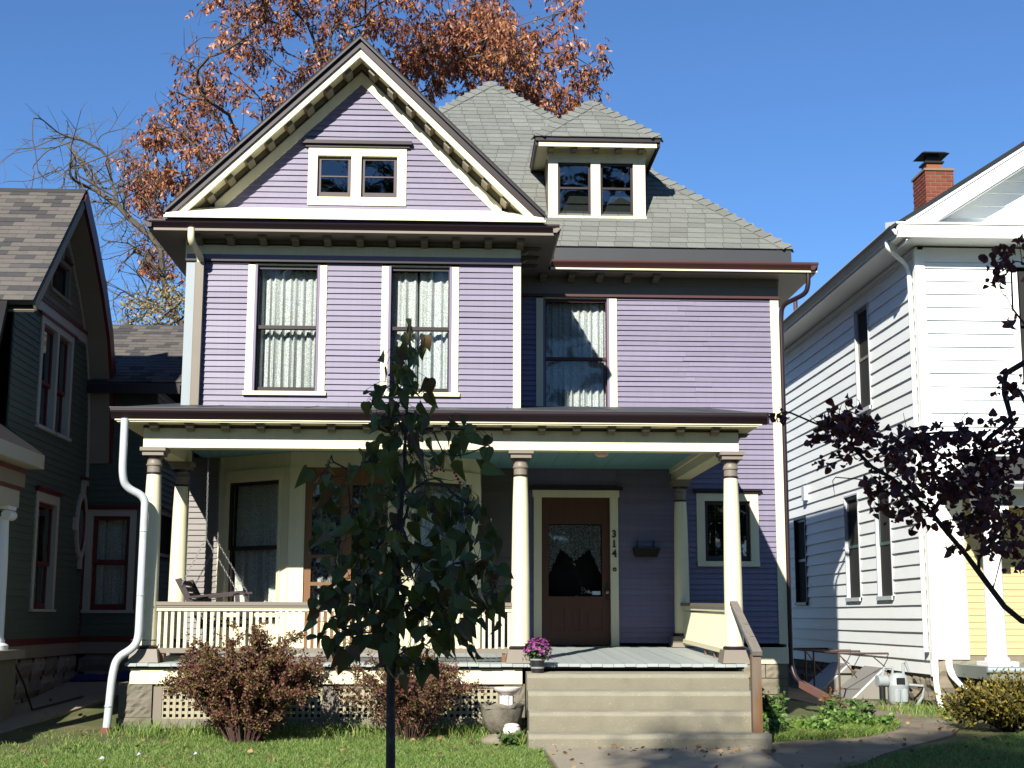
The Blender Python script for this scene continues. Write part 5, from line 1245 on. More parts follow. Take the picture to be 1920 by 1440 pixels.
BIG = [(-7.48,33.0,11.84,0.38,0.43,1),(-7.07,33.0,11.21,0.55,0.38,1),(-6.45,33.0,11.59,0.68,0.45,1),(-5.56,33.0,11.87,0.58,0.43,0.8),(-6.73,33.0,12.39,0.43,0.33,0.9),(-7.13,33.0,9.73,0.33,0.3,1),(-6.8,33.0,10.39,0.28,0.5,1),(-6.5,33.0,13.0,0.38,0.45,0.9),(-5.88,33.0,13.49,0.68,0.4,0.9),(-6.37,33.0,14.43,0.45,0.4,0.8),(-5.64,33.0,14.11,0.55,0.33,0.8),(-5.21,33.0,12.69,0.58,0.43,0.6),(-5.45,33.0,15.83,0.55,0.45,0.9),(-4.59,33.0,15.64,0.78,0.58,1),(-3.82,33.0,16.08,0.78,0.58,0.9),(-4.89,33.0,14.74,0.68,0.45,0.7),(-3.85,33.0,14.76,0.68,0.45,0.6),(-2.96,33.0,15.68,0.65,0.68,1),(-3.06,33.0,14.5,0.58,0.43,0.8),(-2.04,33.0,15.91,0.8,0.58,1.2),(-0.99,33.0,15.79,0.93,0.7,1.3),(0.07,33.0,15.67,0.93,0.7,1.3),(0.92,33.0,15.97,0.68,0.45,1.2),(-1.24,33.0,14.67,0.68,0.58,1.2),(-0.19,33.0,14.69,0.93,0.58,1.3),(0.99,33.0,15.07,0.7,0.58,1.2),(1.72,33.0,15.57,0.43,0.3,1),(1.92,33.0,14.81,0.65,0.43,1.1),(2.52,33.0,15.24,0.33,0.23,0.9),(2.45,33.0,14.12,0.68,0.3,1.2),(3.3,33.0,14.28,0.4,0.25,1.1),(2.71,33.0,13.81,0.55,0.25,1.1),(1.39,33.0,14.17,0.68,0.45,1.3),(-3.39,33.0,17.28,0.88,0.5,1),(-1.41,33.0,17.33,1.0,0.5,1),(0.32,33.0,17.37,0.88,0.5,1),(-2.52,33.0,13.69,0.62,0.5,0.6),(-4.34,33.0,13.65,0.62,0.5,0.4)]
BARE = [(-8.69,29.0,11.6,0.0,0.0,0),(-8.38,29.0,11.46,0.0,0.0,0),(-7.77,29.0,11.2,0.0,0.0,0),(-7.31,29.0,10.91,0.0,0.0,0),(-6.87,29.0,11.1,0.0,0.0,0),(-8.92,29.0,10.33,0.0,0.0,0),(-8.24,29.0,10.55,0.0,0.0,0),(-7.48,29.0,9.8,0.0,0.0,0),(-7.11,29.0,8.94,0.0,0.0,0),(-7.17,29.0,8.08,0.0,0.0,0),(-7.34,29.0,9.28,0.0,0.0,0),(-7.9,29.0,10.32,0.0,0.0,0),(-8.49,29.0,11.01,0.0,0.0,0),(-7.06,29.0,11.51,0.0,0.0,0),(-9.23,29.0,10.41,0.0,0.0,0),(-7.57,29.0,10.56,0.0,0.0,0),(-7.02,29.0,7.23,0.0,0.0,0),(-6.61,29.0,8.95,0.0,0.0,0),(-6.19,29.0,9.53,0.0,0.0,0)]
BARETOP = [(-6.75,31.0,13.11,0.0,0.0,0),(-6.66,31.0,13.89,0.0,0.0,0),(-6.44,31.0,14.41,0.0,0.0,0),(-6.27,31.0,14.8,0.0,0.0,0),(-6.02,31.0,14.55,0.0,0.0,0),(-6.93,31.0,13.24,0.0,0.0,0),(-6.84,31.0,12.47,0.0,0.0,0),(-6.39,31.0,13.38,0.0,0.0,0),(-5.85,31.0,15.07,0.0,0.0,0)]
YEL = [(-6.14,27,7.09,0.31,0.16,1),(-5.69,27,7.26,0.35,0.25,1),(-5.33,27,7.31,0.25,0.25,1),(-5.9,27,7.47,0.2,0.1,1),(-5.4,27,7.68,0.16,0.16,1)]
rng = np.random.default_rng(5)
RUST = M('rusty_leaf', (0.285, 0.098, 0.056), .5, .12, 3, isl=.5, spec=.45, col2=(.34, .17, .06), c2s=.6, c2lo=.50, c2hi=.85, trans=.22)
SLIM4 = ([(0, 0, 0), (.20, .45, .06), (0, 1, 0), (-.20, .45, .06)], [(0, 1, 2, 3)])
def autumn_tree():
    t = thing('autumn_tree', 'tall tree with rusty red autumn leaves rising behind the gabled roof', 'tree', (-3.4, 33, .6))
    g = Grower([(-3.4, 33, .6), (-3.3, 33, 3), (-3.35, 33, 6), (-3.5, 33.1, 9)], 3, .9, .04)
    for (p, k) in (((-4.9, 33.2, 11.0), 2), ((-6.4, 33, 12.6), 2), ((-4.2, 32.7, 13.2), 3), ((-3.3, 33.4, 13.6), 3), ((-2.3, 33, 13.0), 3), ((-1.2, 33.2, 12.4), 3), ((.2, 33, 12.6), 2), ((1.8, 33.1, 12.9), 2), ((-6.6, 33, 10.0), 1)):
        g.reach(p, .30, .8, jitter=.05, src=k)
    P = []; D = []; order = sorted(BIG, key=lambda c: (c[0]+3.4)**2+(c[2]-10)**2)
    for (x, y, z, rx, rz, dens) in order:
        for layer in range(2):
            yy = y+rnd.uniform(-2.6, 2.6)*(1-.5*layer); c = (x, yy, z)
            g.reach(c, .3, .5, jitter=.05)
            nt_ = int(5+9*rx*rz*4)
            for k in range(nt_):
                q = Vector((x+max(-1.3, min(1.3, rnd.gauss(0, .6)))*rx*.8, yy+rnd.gauss(0, .7), z+max(-1.3, min(1.3, rnd.gauss(0, .6)))*rz*.8))
                g.reach(q, .25, .4, jitter=.04)
                n = int(36*dens*rnd.uniform(.3, 1.3)*(1 if dens > .5 else .6))
                for _ in range(int(n*1.35/8)+1):      # drooping compound leaves: leaflets along a hanging stalk
                    b = q+Vector((rnd.gauss(0, .13), rnd.gauss(0, .15), rnd.gauss(0, .11))); ax = Vector((rnd.gauss(0, .5), rnd.gauss(0, .5), -.75+rnd.gauss(0, .25))).normalized()
                    sd = ax.orthogonal().normalized(); sd = (sd*math.cos(6.28*rnd.random())+ax.cross(sd)*math.sin(6.28*rnd.random())).normalized(); ln = rnd.uniform(.2, .36)
                    for i in range(8):
                        P.append(b+ax*ln*(.15+.85*i/8)); D.append(ax*.55+sd*(.7 if i % 2 else -.7)+Vector((0, 0, -.45)))
    for (x, y, z, *_r) in BARETOP:
        for k in range(6): g.reach((x+rnd.gauss(0, .25), y+rnd.gauss(0, .5)+1, z+rnd.gauss(0, .3)), .35, .4, jitter=.03)
    for k in range(70):
        a = rnd.uniform(0, 1); g.reach((-7+2.4*a+rnd.gauss(0, .2), 32.5+rnd.gauss(0, 1), 12.2+rnd.uniform(-.5, 2.6)*(1-.2*a)), .35, .4, jitter=.03)
    g.radii(.0065, .36); m = MB(); g.mesh(m, 6); m.obj('trunk', BARK, t)
    leaf_cloud('crown', P, D, .125, SLIM4, RUST, t, rng=rng, loc=WLOC[t.name], spread=.16)
autumn_tree()
def bare_tree():
    t = thing('bare_tree', 'leafless grey tree spreading twigs behind the green house and wing roof', 'tree', (-4.9, 29, .6)); r = random.Random(17)
    g = Grower([(-4.9, 29, .6), (-4.95, 29, 4), (-5.1, 29, 6.6)], 8, 1.6, .02)
    g.reach((-5.6, 29, 7.35), .3, .4, jitter=.02); g.reach((-6.7, 29, 7.86), .2, .4, jitter=.03); g.reach((-7.25, 29, 8.1), .2, .4, jitter=.02)
    g.reach((-6.1, 28.8, 8.9), .3, .4, jitter=.02); g.reach((-6.8, 28.8, 9.6), .25, .4, jitter=.02); g.reach((-7.5, 29, 10.2), .2, .4, jitter=.02)
    g.reach((-6.4, 29.4, 8.3), .3, .4, jitter=.02)
    for (x, y, z, *_r) in sorted(BARE, key=lambda c: -c[0]): g.reach((x, y+r.gauss(0, .5), z), .22, .35, jitter=.015)
    for (x, y, z, *_r) in BARE:
        dx, dz = x+5.2, z-7.0; L = math.hypot(dx, dz); dx, dz = dx/L, dz/L
        for k in range(48):
            s_ = r.uniform(-1.5, .3); w = r.gauss(0, .38); q = (x+dx*s_-dz*w, y+r.gauss(0, .8), z+dz*s_+dx*w+.12)
            g.reach(q, .18, .3, jitter=.012)
    for k in range(120): g.reach((r.uniform(-7.3, -5.5), 29+r.gauss(0, .8), r.uniform(7.6, 9.6)), .25, .3, jitter=.015)
    for k in range(40): g.reach((-6.8+r.gauss(0, .3), 29+r.gauss(0, .3), 7.3+r.uniform(0, .9)), .3, .25, jitter=.015)
    g.radii(.0052, .38); m = MB(); g.mesh(m, 6); m.obj('trunk', BARK, t)
bare_tree()
def yellow_tree():
    t = thing('yellowing_tree', 'small tree with thin pale yellow leaves just above the wing roof', 'tree', (-5.6, 27, .6))
    g = Grower([(-5.6, 27, .6), (-5.6, 27, 3), (-5.65, 27, 5.5)], 5); P = []; D = []
    for (x, y, z, rx, rz, d_) in YEL:
        for k in range(18):
            q = Vector((x+rnd.gauss(0, rx*.8), y+rnd.gauss(0, .4), z+rnd.gauss(-.1, rz*.8))); g.reach(q, .35, .25, jitter=.04)
            for _ in range(12): P.append(q+Vector((rnd.gauss(0, .09), rnd.gauss(0, .1), rnd.gauss(0, .08)))); D.append((rnd.gauss(0, 1), rnd.gauss(0, 1), -.3))
    g.radii(.006, .45); m = MB(); g.mesh(m, 5); m.obj('trunk', BARK, t)
    leaf_cloud('crown', P, D, .075, LEAF4, M('pale_yellow_leaf', (0.33, 0.264, 0.11), .6, .1, 3, isl=.35, trans=.3), t, rng=rng, loc=WLOC[t.name])
yellow_tree()

# street trees behind the photographer: they shade the near trees and the lower right lawn and show in the upper panes
STREETL = M('street_tree_leaf', (.055, .065, .022), .6, .12, 2, isl=.4, trans=.2)
def street_tree(x, y, blobs, label, seed, nper=150, size=.24):
    t = thing('street_tree', label, 'tree', (x, y, -.4), 'street trees across from the house'); r = random.Random(seed); g = Grower([(x, y, -.4), (x, y, 2.4), (x+.1, y, 5)], seed)
    P = []; D = []
    for (bx_, by_, bz_, rx, ry, rz, n) in blobs:
        g.reach((bx_, by_, bz_), .35, .6)
        for k in range(n):
            while True:
                q = [r.uniform(-1, 1) for _ in range(3)]
                if sum(a*a for a in q) < 1: break
            c = Vector((bx_+q[0]*rx, by_+q[1]*ry, bz_+q[2]*rz))
            if k % 3 == 0: g.reach(c, .3, .6, jitter=.04)
            for _ in range(nper): P.append(c+Vector((r.gauss(0, .32), r.gauss(0, .32), r.gauss(0, .26)))); D.append((r.gauss(0, 1), r.gauss(0, 1), -.5))
    g.radii(.02, .45); m = MB(); g.mesh(m, 6); m.obj('trunk', BARK, t)
    leaf_cloud('crown', P, D, size, LEAF4, STREETL, t, rng=rng, loc=WLOC[t.name])
street_tree(-3.2, -6.2, [(-4.7, -6, 9.0, 1.9, 1.4, 1.35, 46), (-2.6, -6, 11.0, 1.8, 1.4, 1.7, 50), (-2.3, -6, 13.5, 2.3, 1.3, 1.0, 44), (-5.2, -6, 13.1, .8, .8, .4, 3)], 'leafy street tree behind the photographer, shading the young tree', 21)
for k, (x, y, h) in enumerate(((-38, -21, 18), (-27, -20, 17), (-17, -20, 19), (-6.5, -20.5, 20), (4, -20, 25), (13.5, -20.5, 25), (24, -20, 19), (36, -20, 18))):
    street_tree(x, y, [(x+rnd.uniform(-1, 1), y, h*.15, 6.2, 2.4, h*.17, 46), (x+rnd.uniform(-1, 1), y, h*.45, 5.0, 2.6, h*.26, 26), (x+rnd.uniform(-1.5, 1.5), y, h*.74, 4.4, 2.6, h*.24, 22)], 'tree number %s in the row across the street' % ('one', 'two', 'three', 'four', 'five', 'six', 'seven', 'eight')[k], 100+k, 70, .8)

# ================================================================== shrubs by the porch
BARB = M('barberry_leaf', (.150, .048, .040), .6, .1, 4, isl=.5, col2=(.105, .095, .026), c2s=2.2, c2lo=.42, c2hi=.74, trans=.15)
def barberry(x, y, rx, h, label, seed, nstem=70, dens=1.0, lean=0):
    z0 = ground_z(x, y); t = thing('barberry_bush', label, 'bush', (x, y, z0), 'reddish bushes before the porch'); r = random.Random(seed)
    m = MB(); P = []; D = []
    for k in range(nstem):
        a = r.uniform(0, 2*math.pi); q = math.sqrt(r.random()); L = h*r.uniform(.62, 1.05)*(1-.22*q)*(1.22 if k % 6 == 0 else 1)
        top = Vector((x+lean*.3+math.cos(a)*q*rx*1.02, y+math.sin(a)*q*rx*.72, z0+L)); bs = Vector((x+math.cos(a)*q*.16, y+math.sin(a)*q*.12, z0-.02))
        mid = bs*.45+top*.55+Vector((math.cos(a)*q*.05, 0, .20*L)); droop = top+Vector((math.cos(a)*q*.17, math.sin(a)*q*.1, -.12*q+.05))
        pts = []
        for i in range(9):
            s = i/8
            pts.append(bs*(1-s)**3+mid*3*s*(1-s)**2+top*3*s*s*(1-s)+droop*s**3)
        m.tube(pts, [.006-.0005*i for i in range(9)], 4)
        for i in range(2, 9):
            for j in range(2):
                p = pts[i-1].lerp(pts[i], r.random()); dv = (pts[i]-pts[i-1]).normalized()+Vector((r.gauss(0, .8), r.gauss(0, .8), r.gauss(.15, .6))); dv.normalize()
                e = p+dv*r.uniform(.06, .20); m.tube([p, p.lerp(e, .5)+Vector((0, 0, .01)), e], [.0025, .002, .001], 3)
                for _ in range(int(26*dens*(.45 if k % 6 == 0 and i > 6 else 1))):
                    s = r.random(); P.append(p.lerp(e, s)+Vector((r.gauss(0, .014), r.gauss(0, .014), r.gauss(0, .014)))); D.append(dv)
    m.obj('stems', M('barberry_stem', (.07, .035, .028), .8, .2, 8) if 'barberry_stem' not in MATS else MATS['barberry_stem'], t)
    leaf_cloud('foliage', P, D, .034, LEAF4, BARB, t, rng=rng, loc=WLOC[t.name], spread=.9)
barberry(-2.11, 15.05, .64, 1.04, 'dense round reddish bush before the left lattice, the fuller of the two', 31, 95, 1.15)
barberry(-.42, 15.25, .66, .88, 'sparse twiggy reddish bush behind the young tree trunk', 32, 52, .62)
YEWL = M('yellow_green_shrub_leaf', (0.0935, 0.0825, 0.0176), .6, .1, 3, isl=.5, col2=(.20, .15, .025), c2s=2.5, c2lo=.5, c2hi=.8, trans=.15)
def yew(x, y, rx, h):
    z0 = ground_z(x, y); t = thing('yellow_green_shrub', 'low yellow-green shrub at the white house porch corner', 'shrub', (x, y, z0)); P = []; D = []; m = MB(); r = random.Random(77)
    for k in range(80):
        a = r.uniform(0, 2*math.pi); q = math.sqrt(r.random()); top = Vector((x+math.cos(a)*q*rx, y+math.sin(a)*q*rx*.8, z0+h*(1-.55*q*q)*r.uniform(.7, 1.08))); bs = Vector((x, y, z0))+Vector((math.cos(a)*.1, math.sin(a)*.1, 0))
        m.tube([bs, bs.lerp(top, .6)+Vector((0, 0, .05)), top], [.01, .006, .003], 4)
        for _ in range(120):
            s = r.uniform(.45, 1.05); dv = (top-bs).normalized(); P.append(bs.lerp(top, s)+Vector((r.gauss(0, .06), r.gauss(0, .06), r.gauss(0, .05)))); D.append(dv+Vector((r.gauss(0, .6), r.gauss(0, .6), r.gauss(.1, .5))))
    m.obj('stems', BARKD, t); leaf_cloud('foliage', P, D, .06, LEAF4, YEWL, t, rng=rng, loc=WLOC[t.name], spread=.5)
yew(6.62, 16.75, .78, .62)

# ================================================================== young tree on the lawn
YT = thing('young_tree', 'young heart-leaved tree with a thin dark trunk standing before the porch', 'tree', (-.245, 6.0, -.46))
def heart(mat, name, fold, curl):
    out = [(0, 0), (.19, -.06), (.36, .03), (.43, .22), (.38, .46), (.20, .78), (0, 1.12)]; vs = []
    for (a, b) in out: vs.append((a, b, fold*a*a*1.6-curl*b*b+ (.03 if b > .9 else 0)))
    n = len(vs); mid = [(0, b, -curl*b*b-.02) for b in (.0, .33, .66)]
    R_ = vs; L_ = [(-a, b, c) for a, b, c in vs]
    V = [vs[0]] + R_[1:-1] + [vs[-1]] + L_[1:-1][::-1] + [(0, .35, -curl*.1-.015), (0, .7, -curl*.45-.015)]
    k = 2*(n-1); c1, c2 = k, k+1; F = []
    idx = list(range(k))
    # right half
    F += [(0, 1, 2, c1), (c1, 2, 3, 4), (c1, 4, c2), (c2, 4, 5, 6)]
    F += [(0, c1, k-2, k-1), (c1, k-4, k-3, k-2), (c1, c2, k-4), (c2, 6, k-5, k-4)]
    m = MB(); m.add(V, F); me = m.mesh(name, mat, smooth=False); me.polygons.foreach_set('use_smooth', [True]*len(me.polygons)); return me
RLEAF = M('heart_leaf', (.115, .14, .032), .5, .15, 9, ov=.32, spec=.22, col2=(.20, .14, .05), c2s=7, c2lo=.56, c2hi=.72, trans=.16)
RLEAFB = M('bronzed_heart_leaf', (.17, .085, .034), .5, .2, 9, ov=.25, spec=.22, col2=(.09, .10, .04), c2s=8, trans=.18)
hearts = [heart(RLEAF, 'leaf', .45, .15), heart(RLEAF, 'leaf', 1.0, .32), heart(RLEAF, 'leaf', -.2, .45), heart(RLEAFB, 'leaf', .9, .25)]
BARKY = M('young_bark', (.075, .06, .052), .9, .4, 14, 1.0, 60, col2=(.13, .115, .10), c2s=22, c2lo=.55, c2hi=.75)
def young_tree():
    g = Grower([(-.245, 6.0, -.46), (-.245, 6.0, .3), (-.24, 6.0, .75), (-.245, 6, 1.1), (-.235, 6, 1.35), (-.22, 6.0, 1.75), (-.20, 6.0, 2.1), (-.19, 6, 2.4), (-.185, 6, 2.63)], 6)
    g.tips.append(8); r = random.Random(14); leaves = []
    for (x, y, z, rx, rz, n) in sorted(RED, key=lambda c: abs(c[0]+.22)):
        n = max(1, int(n*1.55)); yc = y+r.uniform(-.12, .12); b = g.reach((x, yc, z), .3, .12, jitter=.02)
        for k in range(max(1, n//5)):
            q = (x+r.gauss(0, rx*.5), yc+r.gauss(0, .12), z+r.gauss(0, rz*.5)); g.reach(q, .3, .10, jitter=.02)
        dp = .20 if z < 2.1 else .12
        for k in range(n):
            leaves.append(Vector((x+r.uniform(-1, 1)*rx, yc+r.gauss(0, dp), z+r.uniform(-1, 1)*rz)))
    # petioles
    m2 = MB(); cnt = 0; extra = []
    r.shuffle(leaves)
    for p in leaves:
        if (p.x+.03)**2+(p.z-1.975)**2 < .0040: continue
        bi = min(range(4, len(g.P)), key=lambda i: (g.P[i]-p).length); A = g.P[bi]
        if (A-p).length > .22: b = g.reach(tuple(A.lerp(p, .75)), .3, .08); A = g.P[b]
        m2.tube([A, A.lerp(p, .5)+Vector((0, 0, .02)), p], [.0016, .0013, .0011], 3)
        sz = r.uniform(.048, .092) if p.z < 2.15 else r.uniform(.046, .078)
        out = (p-Vector((-.22, 6, p.z)));
        d = Vector((r.gauss(0, .45)+out.x*.5, r.gauss(0, .5)+out.y*.3, -1.0+r.gauss(0, .28) if r.random() < .8 else r.uniform(-.4, .4))).normalized()
        nrm = Vector((r.gauss(0, 1.1), -.6+r.gauss(0, .8), .5+r.gauss(0, .7))); s = d.cross(nrm).normalized(); u = s.cross(d)
        rot = Matrix((s, d, u)).transposed().to_euler()
        me = hearts[r.choice((0, 0, 1, 1, 2, 3))]
        cnt += 1
        if cnt <= 300: link('leaf', me, YT, p, rot=rot, scale=(sz*r.uniform(.8, 1.05), sz, sz))
        else: extra.append((me, Matrix.LocRotScale(p, rot, Vector((sz, sz, sz)))))
    if extra:
        mb = MB()
        for me, mt in extra: mb.mi = 1 if me.materials[0] is RLEAFB else 0; mb.add([mt @ v.co for v in me.vertices], [tuple(q.vertices) for q in me.polygons])
        mb.obj('leaf', [RLEAF, RLEAFB], YT, kind='stuff', smooth=True)
    g.radii(.0021, .36)
    for i in range(9): g.rad[i] = max(g.rad[i], [.024, .021, .0195, .0185, .017, .013, .009, .006, .003][i])
    m = MB(); g.mesh(m, 10); m.obj('trunk', BARKY, YT, smooth=True); m2.obj('leaf_stalks', BARKD, YT, kind='stuff')
young_tree()
# red glass ornament seen between the leaves
OR_ = thing('red_hanging_ornament', 'small red beaded ornament hanging among the leaves of the young tree', 'ornament', (-.03, 6.05, 2.0))
REDG = M('red_glass', (.75, .02, .05), .2, .1, spec=.6)
bd = MB()
for k in range(5):
    a = R(150-24*k)
    bd.lathe((-.055+.035*math.cos(a), 6.05, 1.965+.035*math.sin(a)), [(.002, -.007), (.007, 0), (.002, .007)], 8)
for k in range(4): bd.lathe((.012+.008*k, 6.05, 1.985-.014*k), [(.002, -.007), (.008, 0), (.002, .007)], 8)
bd.obj('beads', REDG, OR_, smooth=True)
MB().tube([(-.03, 6.05, 2.09), (-.033, 6.05, 2.03), (-.05, 6.05, 2.0)], .0015, 4).tube([(-.03, 6.05, 2.09), (-.02, 6.05, 2.03), (.012, 6.05, 1.99)], .0015, 4).obj('wire', M('copper_wire', (.6, .28, .16), .3, .1, metal=1), OR_)

# ================================================================== maroon-leaved tree on the right
MT = thing('maroon_tree', 'dark maroon-leaved tree reaching in from the right before the white house', 'tree', (3.75, 7.7, -.38))
MLEAF = M('maroon_leaf', (.125, .034, .036), .5, .15, 8, ov=.35, isl=.0, spec=.3, col2=(.085, .030, .026), c2s=5, c2lo=.55, c2hi=.75, trans=.14)
MLEAFS = M('maroon_leaf_mass', (.115, .032, .034), .5, .15, 8, isl=.4, spec=.3, trans=.14)
def curl_leaf(name, mat, c):
    V = []; F = []
    for i, (b, w) in enumerate(((0, .06), (.25, .30), (.5, .36), (.75, .24), (1.0, .03))):
        a = b*c; y = math.sin(a)/c; z = -(1-math.cos(a))/c
        V += [(-w, y, z+.22*w), (0, y, z-.02), (w, y, z+.22*w)]
    for i in range(4):
        for k in range(2): q = 3*i+k; F.append((q, q+1, q+4, q+3))
    m = MB(); m.add(V, F); me = m.mesh(name, mat); me.polygons.foreach_set('use_smooth', [True]*len(me.polygons)); return me
curls = [curl_leaf('leaf', MLEAF, c) for c in (1.6, 2.4, 3.3)]
def maroon_tree():
    r = random.Random(40)
    g = Grower([(3.75, 7.7, -.38), (3.74, 7.7, .4), (3.70, 7.65, .9), (3.55, 7.6, 1.15)], 9)
    g.reach((3.05, 7.5, 1.36), .2, .15, jitter=.02); g.reach((2.83, 7.5, 1.62), .25, .12, jitter=.02); g.reach((2.66, 7.5, 1.84), .25, .12, jitter=.02)
    g.reach((2.38, 7.5, 2.12), .25, .12, jitter=.02); g.reach((2.16, 7.5, 2.30), .25, .12); g.reach((1.84, 7.5, 2.47), .25, .12)
    g.reach((3.5, 7.6, 2.2), .4, .15); g.reach((3.3, 7.6, 2.8), .3, .15); g.reach((3.1, 7.5, 3.3), .3, .15)
    leaves = []
    for (x, y, z, rx, rz, n) in sorted(MAR, key=lambda c: -c[0]):
        for k in range(max(1, n//6)):
            yc = y+r.gauss(0, .16); q = Vector((x+r.uniform(-1, 1)*rx*.8, yc, z+r.uniform(-1, 1)*rz*.7)); g.reach(q, .25, .08, jitter=.02)
            for j in range(min(12, n*2)): leaves.append(q+Vector((r.gauss(0, rx*.34), r.gauss(0, .07), r.gauss(0, rz*.42)-.01)))
    leaves.sort(key=lambda p: p.y)
    big = leaves[:]; r.shuffle(big); P = []; D = []
    for i, p in enumerate(big):
        sz = r.uniform(.042, .07); d = Vector((r.gauss(0, .7), r.gauss(0, .6), -.55+r.gauss(0, .5))).normalized()
        nrm = Vector((r.gauss(0, .6), -.6+r.gauss(0, .6), .7)); s = d.cross(nrm).normalized(); u = s.cross(d)
        if i < 300: link('leaf', curls[i % 3], MT, p, rot=Matrix((s, d, u)).transposed().to_euler(), scale=(sz, sz, sz))
        else: P.append(tuple(p)); D.append(tuple(d))
    me = curls[1]; tv = [tuple(v.co) for v in me.vertices]; tf = [tuple(q.vertices) for q in me.polygons]
    leaf_cloud('leaf', P, D, .056, (tv, tf), MLEAFS, MT, rng=rng, loc=WLOC[MT.name], spread=.25)
    for k in range(70):
        c = r.choice(MAR[:20]); g.reach((c[0]+r.gauss(0, c[3]), c[1]+r.gauss(0, .15), c[2]+r.gauss(0, c[4]*1.2)), .2, .08, jitter=.01)
    g.radii(.0024, .42)
    for i in range(4): g.rad[i] = [.05, .04, .034, .03][i]
    m = MB(); g.mesh(m, 7); m.obj('trunk', BARKD, MT, smooth=True)
maroon_tree()
# ================================================================== flowers of the chrysanthemum
def mum():
    r = random.Random(3); P = []; D = []; m = MB(); G = []; GD = []
    c0 = Vector((.955, 15.62, .92))
    for k in range(260):
        a = r.uniform(0, 2*math.pi); q = math.sqrt(r.random()); h = math.sqrt(max(0, 1-q*q*.92))
        p = c0+Vector((math.cos(a)*q*.155, math.sin(a)*q*.14, .02+h*.20+r.gauss(0, .008)-(.06*q if r.random() < .3 else 0)))
        d = (p-c0).normalized(); P.append(p); D.append(d)
        m.tube([c0+Vector((0, 0, -.02)), c0.lerp(p, .6)+Vector((0, 0, .015)), p], [.003, .002, .0015], 3)
        for _ in range(7): s = r.uniform(.3, .92); G.append(c0.lerp(p, s)+Vector((r.gauss(0, .012), r.gauss(0, .012), r.gauss(0, .012)))); GD.append((r.gauss(0, 1), r.gauss(0, 1), .4))
    m.obj('stems', M('green_stem', (.06, .085, .03), .6, .1), MP)
    leaf_cloud('foliage', G, GD, .03, LEAF4, M('mum_leaf', (.065, .10, .040), .55, .1, 4, isl=.35, trans=.1), MP, rng=rng, loc=WLOC[MP.name])
    # each bloom: a ring of petals
    V = []; F = []
    for k in range(9):
        a = 2*math.pi*k/9; b = a+.34; c = a-.34; i = len(V)
        V += [(0, 0, 0), (.6*math.cos(c), .3, .6*math.sin(c)), (math.cos(a), .28+.15*(k % 2), math.sin(a)), (.6*math.cos(b), .3, .6*math.sin(b))]; F.append((i, i+1, i+2, i+3))
    leaf_cloud('blooms', P, D, .021, (V, F), M('mauve_petal', (0.286, 0.0605, 0.231), .5, .1, 6, isl=.22, trans=.2), MP, rng=rng, loc=WLOC[MP.name], spread=.2)
mum()

